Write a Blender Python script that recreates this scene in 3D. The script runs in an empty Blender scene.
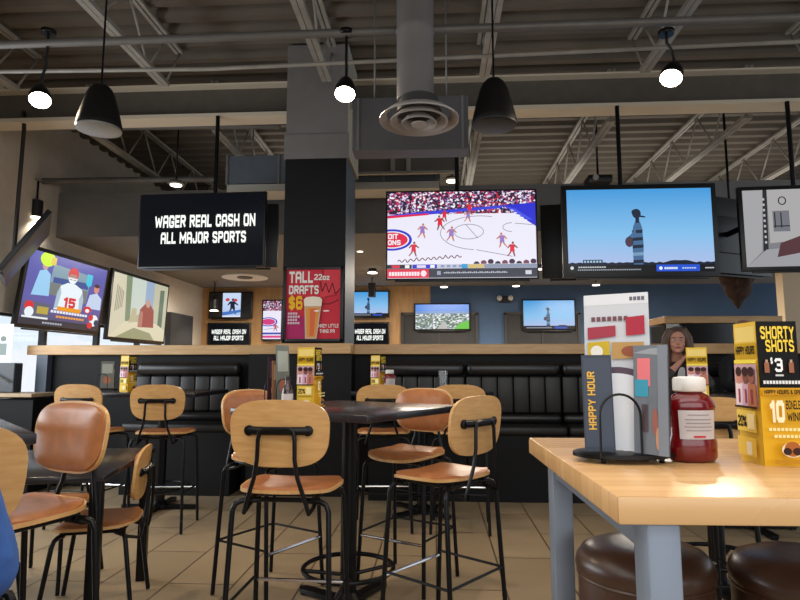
import bpy, bmesh, math, random
from math import sin, cos, pi, radians as R, sqrt
from mathutils import Vector, Matrix
random.seed(7)
C = bpy.context.scene.collection

# ------------------------------------------------------------------ camera survey
FOC, YAW, PIT, EYE = 590.0, R(3.4), R(6.5), 1.23
_F = (-sin(YAW)*cos(PIT), cos(YAW)*cos(PIT), sin(PIT))
_R = (cos(YAW), sin(YAW), 0)
_U = (sin(YAW)*sin(PIT), -cos(YAW)*sin(PIT), cos(PIT))
def _d(px, py):
    u = (px-400)/FOC; v = (300-py)/FOC
    return [_F[i]+u*_R[i]+v*_U[i] for i in range(3)]
def at(px, py, y):
    d = _d(px, py); t = y/d[1]
    return Vector((d[0]*t, y, EYE+d[2]*t))
def onz(px, py, z):
    d = _d(px, py); t = (z-EYE)/d[2]
    return Vector((d[0]*t, d[1]*t, z))
def onx(px, py, x):
    d = _d(px, py); t = x/d[0]
    return Vector((x, d[1]*t, EYE+d[2]*t))

# ------------------------------------------------------------------ materials
def lin(c):
    return tuple((x/12.92 if x <= 0.04045 else ((x+0.055)/1.055)**2.4) for x in c)
def rgb(r, g, b):
    return lin((r/255, g/255, b/255)) + (1,)
def new_mat(name):
    m = bpy.data.materials.new(name); m.use_nodes = True
    return m, m.node_tree.nodes, m.node_tree.links, m.node_tree.nodes['Principled BSDF']
_mc = {}
def mat(name, col, rough=0.5, metal=0.0, noise=0.0, scale=8.0, bump=0.0, coat=0.0, stretch=None, spec=None):
    if name in _mc: return _mc[name]
    m, N, L, b = new_mat(name)
    b.inputs['Base Color'].default_value = rgb(*col)
    b.inputs['Roughness'].default_value = rough
    b.inputs['Metallic'].default_value = metal
    if spec is not None: b.inputs['Specular IOR Level'].default_value = spec
    if coat: b.inputs['Coat Weight'].default_value = coat
    if noise or bump:
        tc = N.new('ShaderNodeTexCoord'); mp = N.new('ShaderNodeMapping')
        if stretch: mp.inputs['Scale'].default_value = stretch
        L.new(tc.outputs['Object'], mp.inputs['Vector'])
        nz = N.new('ShaderNodeTexNoise'); nz.inputs['Scale'].default_value = scale; nz.inputs['Detail'].default_value = 5
        L.new(mp.outputs['Vector'], nz.inputs['Vector'])
        if noise:
            r = N.new('ShaderNodeValToRGB'); c = rgb(*col)
            r.color_ramp.elements[0].position = .3; r.color_ramp.elements[1].position = .72
            r.color_ramp.elements[0].color = tuple(x*(1-noise) for x in c[:3])+(1,)
            r.color_ramp.elements[1].color = tuple(min(1, x*(1+noise)) for x in c[:3])+(1,)
            L.new(nz.outputs['Fac'], r.inputs['Fac']); L.new(r.outputs['Color'], b.inputs['Base Color'])
        if bump:
            bp = N.new('ShaderNodeBump'); bp.inputs['Strength'].default_value = bump; bp.inputs['Distance'].default_value = .004
            L.new(nz.outputs['Fac'], bp.inputs['Height']); L.new(bp.outputs['Normal'], b.inputs['Normal'])
    _mc[name] = m
    return m
def emis(col, s=1.0, name=None):
    key = name or 'screen_%d_%d_%d_%d' % (col[0], col[1], col[2], int(s*100))
    if key in _mc: return _mc[key]
    m, N, L, b = new_mat(key)
    b.inputs['Base Color'].default_value = (0.01, 0.01, 0.01, 1)
    b.inputs['Roughness'].default_value = .25
    b.inputs['Emission Color'].default_value = rgb(*col)
    b.inputs['Emission Strength'].default_value = s
    _mc[key] = m
    return m
def emis_grad(name, stops, h, s=1.0, noise=0):
    """glowing picture area whose colour runs from bottom (z=0) to top (z=h)"""
    m, N, L, b = new_mat(name)
    b.inputs['Base Color'].default_value = (0.01, 0.01, 0.01, 1); b.inputs['Roughness'].default_value = .25
    tc = N.new('ShaderNodeTexCoord'); sx = N.new('ShaderNodeSeparateXYZ'); L.new(tc.outputs['Object'], sx.inputs[0])
    mr = N.new('ShaderNodeMapRange'); mr.inputs['From Max'].default_value = h/2; mr.inputs['From Min'].default_value = -h/2
    L.new(sx.outputs['Z'], mr.inputs['Value'])
    r = N.new('ShaderNodeValToRGB')
    for i, (p, c) in enumerate(stops):
        e = r.color_ramp.elements[i] if i < 2 else r.color_ramp.elements.new(p)
        e.position = p; e.color = rgb(*c)
    L.new(mr.outputs[0], r.inputs['Fac']); L.new(r.outputs['Color'], b.inputs['Emission Color'])
    b.inputs['Emission Strength'].default_value = s
    return m
def emis_mosaic(name, cols, scale, s=1.0, stretch=(1, 1, 1)):
    """glowing picture area broken into small patches of the given colours"""
    m, N, L, b = new_mat(name)
    b.inputs['Base Color'].default_value = (0.01, 0.01, 0.01, 1)
    tc = N.new('ShaderNodeTexCoord'); mp = N.new('ShaderNodeMapping'); mp.inputs['Scale'].default_value = stretch
    L.new(tc.outputs['Object'], mp.inputs['Vector'])
    v = N.new('ShaderNodeTexVoronoi'); v.inputs['Scale'].default_value = scale
    L.new(mp.outputs[0], v.inputs['Vector'])
    sx = N.new('ShaderNodeSeparateColor'); L.new(v.outputs['Color'], sx.inputs[0])
    r = N.new('ShaderNodeValToRGB'); r.color_ramp.interpolation = 'CONSTANT'
    for i, c in enumerate(cols):
        p = i/len(cols)
        e = r.color_ramp.elements[i] if i < 2 else r.color_ramp.elements.new(p)
        e.position = p; e.color = rgb(*c)
    L.new(sx.outputs[0], r.inputs['Fac']); L.new(r.outputs['Color'], b.inputs['Emission Color'])
    b.inputs['Emission Strength'].default_value = s
    return m
def glass_mat(name, tint=(1, 1, 1, 1), rough=0.02, mixf=0.12):
    m = bpy.data.materials.new(name); m.use_nodes = True
    N = m.node_tree.nodes; L = m.node_tree.links; N.remove(N['Principled BSDF'])
    o = N['Material Output']; t = N.new('ShaderNodeBsdfTransparent'); g = N.new('ShaderNodeBsdfGlossy'); x = N.new('ShaderNodeMixShader')
    t.inputs[0].default_value = tint; g.inputs['Roughness'].default_value = rough; x.inputs[0].default_value = mixf
    L.new(t.outputs[0], x.inputs[1]); L.new(g.outputs[0], x.inputs[2]); L.new(x.outputs[0], o.inputs[0])
    return m

def wood_mat(name, c1, c2, scale, stretch, rough=.4, coat=0.0):
    m, N, L, b = new_mat(name)
    tc = N.new('ShaderNodeTexCoord'); mp = N.new('ShaderNodeMapping'); mp.inputs['Scale'].default_value = stretch
    L.new(tc.outputs['Object'], mp.inputs['Vector'])
    nz = N.new('ShaderNodeTexNoise'); nz.inputs['Scale'].default_value = scale; nz.inputs['Detail'].default_value = 6; nz.inputs['Distortion'].default_value = .6
    L.new(mp.outputs[0], nz.inputs['Vector'])
    r = N.new('ShaderNodeValToRGB'); r.color_ramp.elements[0].position = .32; r.color_ramp.elements[1].position = .7
    r.color_ramp.elements[0].color = rgb(*c1); r.color_ramp.elements[1].color = rgb(*c2)
    L.new(nz.outputs['Fac'], r.inputs['Fac']); L.new(r.outputs['Color'], b.inputs['Base Color'])
    b.inputs['Roughness'].default_value = rough; b.inputs['Coat Weight'].default_value = coat
    return m
def brick_mat(name, c1, c2, cm, bw, bh, mortar, rough, rot=0, loc=(0, 0, 0), off=.5, noise=.25, coords='Object', bump=.15):
    m, N, L, b = new_mat(name)
    tc = N.new('ShaderNodeTexCoord'); mp = N.new('ShaderNodeMapping')
    mp.inputs['Rotation'].default_value = (0, 0, rot); mp.inputs['Location'].default_value = loc
    L.new(tc.outputs[coords], mp.inputs['Vector'])
    br = N.new('ShaderNodeTexBrick'); br.offset = off
    br.inputs['Scale'].default_value = 1; br.inputs['Brick Width'].default_value = bw; br.inputs['Row Height'].default_value = bh
    br.inputs['Mortar Size'].default_value = mortar; br.inputs['Mortar Smooth'].default_value = .3
    br.inputs['Color1'].default_value = rgb(*c1); br.inputs['Color2'].default_value = rgb(*c2); br.inputs['Mortar'].default_value = rgb(*cm)
    L.new(mp.outputs[0], br.inputs['Vector'])
    nz = N.new('ShaderNodeTexNoise'); nz.inputs['Scale'].default_value = 2.5; nz.inputs['Detail'].default_value = 6
    L.new(tc.outputs[coords], nz.inputs['Vector'])
    mx = N.new('ShaderNodeMix'); mx.data_type = 'RGBA'; mx.blend_type = 'MULTIPLY'; mx.inputs[0].default_value = noise*2
    mr = N.new('ShaderNodeMapRange'); mr.inputs['To Min'].default_value = .5; mr.inputs['To Max'].default_value = 1.3
    L.new(nz.outputs['Fac'], mr.inputs['Value'])
    L.new(br.outputs['Color'], mx.inputs['A']); L.new(mr.outputs[0], mx.inputs['B'])
    L.new(mx.outputs['Result'], b.inputs['Base Color'])
    rr = N.new('ShaderNodeMapRange'); rr.inputs['To Min'].default_value = rough-.08; rr.inputs['To Max'].default_value = rough+.12
    L.new(nz.outputs['Fac'], rr.inputs['Value']); L.new(rr.outputs[0], b.inputs['Roughness'])
    if bump:
        bp = N.new('ShaderNodeBump'); bp.inputs['Strength'].default_value = bump; bp.inputs['Distance'].default_value = .003; bp.invert = True
        L.new(br.outputs['Fac'], bp.inputs['Height']); L.new(bp.outputs['Normal'], b.inputs['Normal'])
    return m

M_black = mat('black_metal', (20, 20, 22), .35, .6)
M_blackpl = mat('black_plastic', (17, 17, 19), .4, noise=.1)
M_lam = mat('black_laminate', (36, 34, 38), .24, noise=.2, scale=30)
M_ply = wood_mat('plywood_veneer', (190, 142, 84), (208, 162, 104), 6, (1.5, 1.5, 9), .42, .1)
M_plyh = wood_mat('plywood_shell', (186, 138, 82), (212, 166, 108), 5, (9, 1.5, 1.5), .42, .1)
M_lea = mat('brown_leather', (165, 104, 62), .3, noise=.14, scale=22, bump=.12)
M_dlea = mat('dark_brown_leather', (68, 46, 35), .32, noise=.2, scale=18, bump=.15)
M_vinyl = mat('black_vinyl', (26, 24, 23), .46, noise=.1, scale=14, bump=.1)
M_ledge = wood_mat('ledge_wood', (190, 148, 98), (212, 172, 122), 5, (.7, 8, 8), .4)
M_chrome = mat('chrome', (205, 205, 205), .18, 1.0)
M_steel = mat('grey_blue_steel', (128, 138, 152), .45, .3, noise=.05)
M_gal = mat('galvanised_steel', (128, 126, 122), .5, .3, noise=.15, scale=4)
M_joist = mat('pale_steel', (150, 145, 136), .55, .1, noise=.15, scale=6)
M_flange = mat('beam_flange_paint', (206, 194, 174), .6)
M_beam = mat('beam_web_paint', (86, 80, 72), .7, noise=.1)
M_pipe = mat('pipe_paint', (104, 100, 96), .5, .2, noise=.1)
M_white = mat('white_paper', (222, 222, 220), .5)
M_glass = glass_mat('clear_glass')

# ------------------------------------------------------------------ mesh collecting
class MB:
    def __init__(s): s.bm = bmesh.new(); s.mi = 0
    def _post(s, verts, M):
        if M is not None: bmesh.ops.transform(s.bm, matrix=M, verts=verts)
    def box(s, c, size, bev=0.0, rot=None, seg=2):
        r = bmesh.ops.create_cube(s.bm, size=1.0); vs = r['verts']
        for v in vs: v.co = Vector((v.co.x*size[0], v.co.y*size[1], v.co.z*size[2]))
        if bev:
            es = list({e for v in vs for e in v.link_edges})
            q = bmesh.ops.bevel(s.bm, geom=es, offset=bev, segments=seg, affect='EDGES', profile=.5)
            vs = list({v for f in q['faces'] for v in f.verts} | {v for v in vs if v.is_valid})
        fs = {f for v in vs for f in v.link_faces}
        M = Matrix.Translation(Vector(c))
        if rot is not None: M = M @ (rot.to_4x4() if hasattr(rot, 'to_4x4') else rot)
        bmesh.ops.transform(s.bm, matrix=M, verts=vs)
        for f in fs: f.material_index = s.mi
        return s
    def span(s, a, b, bev=0.0):
        a = Vector(a); b = Vector(b)
        return s.box((a+b)/2, [abs(b[i]-a[i]) for i in range(3)], bev)
    def tube(s, pts, r, n=10, closed=False, caps=True):
        pts = [Vector(p) for p in pts]; m = len(pts); rad = r if isinstance(r, (list, tuple)) else [r]*m
        rings = []; prev = None
        for i, p in enumerate(pts):
            if closed: t = (pts[(i+1) % m]-pts[i-1])
            else: t = pts[min(i+1, m-1)]-pts[max(i-1, 0)]
            t.normalize()
            if prev is None:
                a = Vector((0, 0, 1)) if abs(t.z) < .9 else Vector((1, 0, 0))
                u = t.cross(a).normalized()
            else: u = (prev-t*prev.dot(t)).normalized()
            prev = u; w = t.cross(u)
            rings.append([s.bm.verts.new(p+(u*cos(2*pi*k/n)+w*sin(2*pi*k/n))*rad[i]) for k in range(n)])
        for i in range(m if closed else m-1):
            A = rings[i]; B = rings[(i+1) % m]
            sh = 0
            if closed and i == m-1:
                sh = min(range(n), key=lambda q: (A[0].co-B[q].co).length)
            for k in range(n):
                f = s.bm.faces.new((A[k], A[(k+1) % n], B[(k+1+sh) % n], B[(k+sh) % n])); f.material_index = s.mi; f.smooth = True
        if caps and not closed:
            for q in (rings[0][::-1], rings[-1]):
                f = s.bm.faces.new(q); f.material_index = s.mi
        return s
    def lathe(s, prof, n=32, c=(0, 0, 0), cap=True, sx=1.0, sy=1.0, M=None):
        c = Vector(c); rings = []
        for (r, z) in prof:
            rings.append([s.bm.verts.new(c+Vector((r*sx*cos(2*pi*k/n), r*sy*sin(2*pi*k/n), z))) for k in range(n)])
        if M is not None: bmesh.ops.transform(s.bm, matrix=M, verts=[v for q in rings for v in q])
        for i in range(len(rings)-1):
            for k in range(n):
                f = s.bm.faces.new((rings[i][k], rings[i][(k+1) % n], rings[i+1][(k+1) % n], rings[i+1][k])); f.material_index = s.mi; f.smooth = True
        if cap:
            f = s.bm.faces.new(rings[0][::-1]); f.material_index = s.mi
            f = s.bm.faces.new(rings[-1]); f.material_index = s.mi
        return s
    def prism(s, poly, z0, z1, M=None):
        a = [s.bm.verts.new((x, y, z0)) for x, y in poly]; b = [s.bm.verts.new((x, y, z1)) for x, y in poly]
        n = len(poly)
        fs = [s.bm.faces.new(a[::-1]), s.bm.faces.new(b)]
        for k in range(n): fs.append(s.bm.faces.new((a[k], a[(k+1) % n], b[(k+1) % n], b[k])))
        for f in fs: f.material_index = s.mi
        if M is not None: bmesh.ops.transform(s.bm, matrix=M, verts=a+b)
        return s
    def shell(s, a, b, n, fn, th, nr=7, na=44):
        """rounded-rectangle sheet of half sizes a, b; fn(u, v, t) places a point, t is 0 on one side and th on the other"""
        def sp(q, e): return math.copysign(abs(q)**(2/e), q)
        sides = []
        for t in (0, th):
            cv = s.bm.verts.new(fn(0, 0, t)); rs = []
            for i in range(1, nr+1):
                k = (i/nr)
                rs.append([s.bm.verts.new(fn(a*k*sp(cos(2*pi*j/na), n), b*k*sp(sin(2*pi*j/na), n), t)) for j in range(na)])
            sides.append((cv, rs))
        for si, (cv, rs) in enumerate(sides):
            def F(q):
                f = s.bm.faces.new(q if si else q[::-1]); f.smooth = True; f.material_index = s.mi
            for j in range(na): F((cv, rs[0][j], rs[0][(j+1) % na]))
            for i in range(nr-1):
                for j in range(na): F((rs[i][j], rs[i+1][j], rs[i+1][(j+1) % na], rs[i][(j+1) % na]))
        A = sides[0][1][-1]; B = sides[1][1][-1]
        for j in range(na):
            f = s.bm.faces.new((A[j], A[(j+1) % na], B[(j+1) % na], B[j])); f.material_index = s.mi
        return s
    def ball(s, c, rx, ry=None, rz=None, seg=20, rings=14, rot=None):
        ry = ry or rx; rz = rz or rx
        r = bmesh.ops.create_uvsphere(s.bm, u_segments=seg, v_segments=rings, radius=1)
        M = Matrix.Translation(Vector(c))
        if rot is not None: M = M @ rot.to_4x4()
        M = M @ Matrix.Diagonal((rx, ry, rz, 1))
        bmesh.ops.transform(s.bm, matrix=M, verts=r['verts'])
        for f in {f for v in r['verts'] for f in v.link_faces}: f.smooth = True; f.material_index = s.mi
        return s
    def build(s, name, mats, parent=None, smooth=False, loc=None, rz=0, autos=None):
        bmesh.ops.recalc_face_normals(s.bm, faces=s.bm.faces[:])
        me = bpy.data.meshes.new(name); s.bm.to_mesh(me); s.bm.free()
        for m in (mats if isinstance(mats, (list, tuple)) else [mats]): me.materials.append(m)
        if smooth:
            for p in me.polygons: p.use_smooth = True
            me.set_sharp_from_angle(angle=R(smooth if smooth is not True else 40))
        o = bpy.data.objects.new(name, me); C.objects.link(o)
        if parent is not None: o.parent = parent
        if loc is not None: o.location = loc
        if rz: o.rotation_euler.z = rz
        return o
def tag(o, label, cat, group=None, kind=None):
    if label: o['label'] = label
    if cat: o['category'] = cat
    if group: o['group'] = group
    if kind: o['kind'] = kind
    return o
def empty(name, label, cat, loc=(0, 0, 0), rz=0, group=None):
    o = bpy.data.objects.new(name, None); C.objects.link(o); o.location = loc; o.rotation_euler = (0, 0, rz)
    o.empty_display_size = .1
    return tag(o, label, cat, group)
def struct(o): o['kind'] = 'structure'; return o
def dup(root, label, loc, rz=0, group=None):
    r = root.copy(); C.objects.link(r); r.location = loc; r.rotation_euler = (0, 0, rz); r['label'] = label
    if group: r['group'] = group
    for ch in list(root.children):
        c = ch.copy(); C.objects.link(c); c.parent = r
        for g in list(ch.children):
            d = g.copy(); C.objects.link(d); d.parent = c
    return r

# ------------------------------------------------------------------ flat pictures: layered shapes in one mesh
class Art:
    """x to the right, y up, origin at the centre; each added shape lies a hair in front of the one before (front is -Y)"""
    def __init__(s, w, h, step=0.00025): s.w = w; s.h = h; s.V = []; s.Fs = []; s.MI = []; s.mats = []; s.k = 0; s.step = step
    def _m(s, m):
        if m not in s.mats: s.mats.append(m)
        return s.mats.index(m)
    def poly(s, pts, m):
        W2, H2 = s.w/2, s.h/2
        for ax, sg, lim in ((0, 1, W2), (0, -1, W2), (1, 1, H2), (1, -1, H2)):
            out = []
            for i, p in enumerate(pts):
                q = pts[i-1]; dp = sg*p[ax]-lim; dq = sg*q[ax]-lim
                if (dp <= 0) != (dq <= 0):
                    t = dq/(dq-dp); out.append((q[0]+(p[0]-q[0])*t, q[1]+(p[1]-q[1])*t))
                if dp <= 0: out.append(p)
            pts = out
        if len(pts) < 3: return s
        b = len(s.V); y = -s.step*s.k; s.k += 1
        s.V += [(x, y, z) for x, z in pts]; s.Fs.append(tuple(range(b, b+len(pts)))); s.MI.append(s._m(m)); return s
    def P(s, u, v): return ((u-.5)*s.w, (v-.5)*s.h)
    def upoly(s, pts, m): return s.poly([s.P(*p) for p in pts], m)
    def rect(s, u0, v0, u1, v1, m): return s.upoly([(u0, v0), (u1, v0), (u1, v1), (u0, v1)], m)
    def ell(s, u, v, ru, rv, m, n=28, a0=0, a1=2*pi):
        return s.upoly([(u+ru*cos(a0+(a1-a0)*k/n), v+rv*sin(a0+(a1-a0)*k/n)) for k in range(n+(0 if a1-a0 > 6.28 else 1))], m)
    def line(s, pts, wd, m):
        q = [Vector(s.P(*p)) for p in pts]
        for a, b in zip(q, q[1:]):
            d = (b-a).normalized(); n = Vector((-d.y, d.x))*wd/2
            k0 = s.k; s.poly([tuple(a+n), tuple(a-n), tuple(b-n), tuple(b+n)], m); s.k = k0
        s.k += 1; return s
    def ring(s, u, v, ru, rv, wd, m, n=30, a0=0, a1=2*pi):
        return s.line([(u+ru*cos(a0+(a1-a0)*k/n), v+rv*sin(a0+(a1-a0)*k/n)) for k in range(n+1)], wd, m)
    GL = {
        'A': (.62, ['0,0 0,.8 .2,1 .8,1 1,.8 1,0', '0,.42 1,.42']), 'B': (.6, ['0,0 0,1 .8,1 1,.85 1,.65 .8,.52 0,.52', '.8,.52 1,.4 1,.15 .8,0 0,0']), 'C': (.58, ['1,.72 1,.85 .8,1 .2,1 0,.85 0,.15 .2,0 .8,0 1,.15 1,.28']),
        'D': (.6, ['0,0 0,1 .7,1 1,.8 1,.2 .7,0 0,0']), 'E': (.5, ['1,1 0,1 0,0 1,0', '0,.5 .85,.5']), 'F': (.5, ['1,1 0,1 0,0', '0,.5 .85,.5']), 'G': (.6, ['1,.80 1,.85 .8,1 .2,1 0,.85 0,.15 .2,0 .8,0 1,.15 1,.42 .6,.42']),
        'H': (.62, ['0,0 0,1', '1,0 1,1', '0,.5 1,.5']), 'I': (.0, ['0,0 0,1']), 'J': (.5, ['1,1 1,.15 .8,0 .2,0 0,.15 0,.3']), 'K': (.62, ['0,0 0,1', '1,1 0,.45', '.3,.6 1,0']), 'L': (.48, ['0,1 0,0 1,0']),
        'M': (.85, ['0,0 0,1 .5,.3 1,1 1,0']), 'N': (.64, ['0,0 0,1 1,0 1,1']), 'O': (.6, ['.2,0 0,.15 0,.85 .2,1 .8,1 1,.85 1,.15 .8,0 .2,0']), 'P': (.58, ['0,0 0,1 .8,1 1,.85 1,.62 .8,.46 0,.46']),
        'Q': (.6, ['.2,0 0,.15 0,.85 .2,1 .8,1 1,.85 1,.15 .8,0 .2,0']), 'R': (.6, ['0,0 0,1 .8,1 1,.85 1,.65 .8,.5 0,.5', '.5,.5 1,0']), 'S': (.6, ['1,.84 .8,1 .2,1 0,.86 0,.68 .2,.55 .8,.45 1,.32 1,.14 .8,0 .2,0 0,.16']),
        'T': (.56, ['0,1 1,1', '.5,1 .5,0']), 'U': (.6, ['0,1 0,.15 .2,0 .8,0 1,.15 1,1']), 'V': (.62, ['0,1 .5,0 1,1']), 'W': (.95, ['0,1 .22,0 .5,.8 .78,0 1,1']), 'X': (.6, ['0,0 1,1', '0,1 1,0']), 'Y': (.62, ['0,1 .5,.45 1,1', '.5,.45 .5,0']), 'Z': (.56, ['0,1 1,1 0,0 1,0']),
        '0': (.55, ['.2,0 0,.15 0,.85 .2,1 .8,1 1,.85 1,.15 .8,0 .2,0']), '1': (.25, ['0,.8 1,1 1,0']), '2': (.55, ['0,.84 .2,1 .8,1 1,.85 1,.6 0,.1 0,0 1,0']), '3': (.58, ['0,.86 .2,1 .8,1 1,.85 1,.65 .8,.52 .4,.52', '.8,.52 1,.4 1,.15 .8,0 .2,0 0,.14']),
        '5': (.55, ['1,1 0,1 0,.55 .8,.58 1,.45 1,.15 .8,0 .2,0 0,.15']), '6': (.58, ['1,.86 .8,1 .2,1 0,.85 0,.15 .2,0 .8,0 1,.15 1,.42 .8,.55 0,.5']), '$': (.58, ['1,.80 .8,.92 .2,.92 0,.8 0,.64 .2,.54 .8,.46 1,.36 1,.20 .8,.08 .2,.08 0,.20', '.5,1.06 .5,-.06']),
        '%': (.7, ['.1,0 .9,1', '.0,.7 .0,.95 .28,.95 .28,.7 0,.7', '.72,.05 .72,.3 1,.3 1,.05 .72,.05']), '&': (.65, ['1,0 .1,.75 .2,1 .6,1 .7,.8 0,.35 0,.1 .2,0 .6,0 1,.4']), 'z': (.42, ['0,.62 1,.62 0,0 1,0']), 'o': (.45, ['.2,0 0,.1 0,.54 .2,.64 .8,.64 1,.54 1,.1 .8,0 .2,0']), ' ': (.2, []), '!': (.0, ['0,.3 0,1']),
    }
    def text(s, txt, u0, v0, u1, v1, m, t=.22, shear=0):
        """heavy condensed lettering drawn from strokes, fitted to the box"""
        adv = 0; segs = []
        for ch in txt:
            gw, st = s.GL[ch]
            for q in st:
                pts = [tuple(float(x) for x in p.split(',')) for p in q.split()]
                P2 = [(adv+t/2+x*gw, t/2+y*(1-t)) for x, y in pts]
                for a, b in zip(P2, P2[1:]): segs.append((a, b))
            adv += gw+t+.11
        adv -= .11
        k0 = s.k
        for a, b in segs:
            d = Vector((b[0]-a[0], b[1]-a[1])); L_ = d.length
            if L_ < 1e-6: continue
            d /= L_; n = Vector((-d.y, d.x))*t/2
            e = t*.5 if (abs(d.x) < .05 or abs(d.y) < .05) else t*.25
            A = Vector(a)-d*e; B = Vector(b)+d*e; quad = []
            for p in (A+n, A-n, B-n, B+n):
                y = min(1, max(0, p.y)) if '$' not in txt else p.y
                quad.append(s.P(u0+(min(adv, max(0, p.x))+shear*y)/(adv+shear)*(u1-u0), v0+y*(v1-v0)))
            s.k = k0 = k0+.12; s.poly(quad, m)
        s.k = k0+1; return s
    def build(s, name, parent=None, loc=(0, 0, 0), rz=0):
        me = bpy.data.meshes.new(name); me.from_pydata(s.V, [], s.Fs)
        for m in s.mats: me.materials.append(m)
        for p, i in zip(me.polygons, s.MI): p.material_index = i
        bm = bmesh.new(); bm.from_mesh(me)
        for f in bm.faces:
            f.normal_update()
            if f.normal.y > 0: f.normal_flip()
        bm.to_mesh(me); bm.free()
        o = bpy.data.objects.new(name, me); C.objects.link(o); o.parent = parent; o.location = loc; o.rotation_euler.z = rz
        return o
    def mapped(s, dx, dz, rzmat): pass

# ================================================================== SETTING
XL, XR, YB = -5.25, 9.0, 13.0
M_floor = brick_mat('floor_tile', (166, 145, 116), (158, 138, 110), (84, 70, 56), 1.15, .384, .006, .34, rot=pi/2, loc=(.20+.384, 0, 0), noise=.22)
struct(MB().span((XL, -3, -.1), (XR, YB+.2, 0)).build('floor', M_floor))
struct(MB().span((XL, -3.2, 0), (XR, -3, 4.7)).build('wall_front', mat('front_wall_paint', (120, 112, 104), .8)))  # unseen wall behind the camera, added to cut frontal light
# corrugated steel deck, ribs running across the room
M_deck = mat('deck_paint', (96, 87, 76), .7, noise=.12, scale=2)
b = MB(); ZD = 4.63; p = []
y = -1.0; up = 0
prof = []
while y < YB+.2:
    prof += [(y, ZD+.075), (y+.04, ZD), (y+.13, ZD), (y+.17, ZD+.075)]; y += .26
va = [b.bm.verts.new((XL-.1, q[0], q[1])) for q in prof]; vb = [b.bm.verts.new((XR, q[0], q[1])) for q in prof]
for i in range(len(prof)-1): b.bm.faces.new((va[i], va[i+1], vb[i+1], vb[i]))
struct(b.build('ceiling', M_deck))
# lower soffit over the far end
M_soff = mat('soffit_paint', (116, 114, 112), .75, noise=.06)
struct(MB().span((XL, 7.75, 3.02), (XR, YB, 3.66)).build('ceiling_soffit', M_soff))
# walls
M_wall = mat('wall_paint_warm_grey', (196, 186, 172), .8, noise=.05)
M_walld = mat('wall_paint_taupe', (112, 108, 104), .8, noise=.05)
wy0, wy1, wz0, wz1 = 5.2, 11.6, .85, 1.90
b = MB()
b.span((XL-.2, -3, 0), (XL, wy0, 4.7)); b.span((XL-.2, wy1, 0), (XL, YB+.2, 4.7))
b.span((XL-.2, wy0, 0), (XL, wy1, wz0)); b.span((XL-.2, wy0, wz1), (XL, wy1, 4.7))
struct(b.build('wall_left', M_wall))
M_panel = brick_mat('pale_wood_panelling', (186, 146, 98), (170, 132, 88), (120, 92, 62), 2.4, .6, .006, .5, rot=pi/2, noise=.2, bump=.05)
def wallbox(name, a, bb, m): return struct(MB().span(a, bb).build(name, m))
wallbox('wall_back_panelled', (XL, YB, 0), (-.1, YB+.2, 4.7), wood_mat('oak_panelling', (176, 134, 88), (196, 156, 108), 3, (4, 4, .6), .5))
M_blue = mat('navy_wall_paint', (66, 92, 126), .7, noise=.08, scale=2)
wallbox('wall_back_blue', (-.1, YB, 0), (XR, YB+.2, 4.7), M_blue)
wallbox('wall_right_beige', (5.62, 9.8, 0), (XR, 10.0, 3.02), mat('beige_wall_paint', (206, 186, 156), .8))
# windows in the left wall
M_frame = mat('window_frame', (52, 52, 54), .5)
n = 5
for i in range(n):
    a = wy0+(wy1-wy0)*i/n; c = wy0+(wy1-wy0)*(i+1)/n
    w = empty('window_%d' % (i+1), None, None, (XL-.1, (a+c)/2, wz0)); w['kind'] = 'structure'
    h = wz1-wz0; L = c-a; t = .035
    b = MB(); b.box((0, -L/2+t/2, h/2), (.08, t, h)); b.box((0, L/2-t/2, h/2), (.08, t, h)); b.box((0, 0, t/2), (.08, L-2*t, t)); b.box((0, 0, h-t/2), (.08, L-2*t, t))
    b.build('window_frame', M_frame, w)
    MB().box((0, 0, h/2), (.008, L-2*t, h-2*t)).build('glass_pane', M_glass, w)

# half wall with wooden cap between the two rooms
M_dark = mat('half_wall_black', (15, 15, 17), .6, spec=.25, noise=.15, scale=3)
M_post = mat('grey_blue_post', (74, 84, 98), .5)
xA = at(44, 350, 6.1).x; x0 = at(282, 350, 5.72).x; x1 = at(348, 350, 5.72).x
b = MB(); b.span((xA, 6.1, 0), (x0, 6.28, 1.36)); struct(b.build('wall_partition_west', M_dark))
b = MB(); b.span((x0-.34, 5.76, 0), (x1+.03, 6.5, 1.36)); struct(b.build('wall_partition_pier', M_dark))
b = MB(); b.span((x1, 6.0, 0), (6.4, 6.18, 1.36)); struct(b.build('wall_partition_east', M_dark))
struct(MB().span((xA-.14, 6.03, 1.36), (x0-.02, 6.35, 1.46), .006).build('trim_1', M_ledge))
struct(MB().span((x0-.02, 5.7, 1.36), (x1+.03, 6.0, 1.462), .006).build('trim_2', M_ledge))
struct(MB().span((x1+.03, 5.92, 1.36), (6.4, 6.25, 1.46), .006).build('trim_3', M_ledge))
struct(MB().span((xA-.02, 6.02, 0), (xA+.1, 6.1, 1.36)).build('trim_4', M_post))
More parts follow.
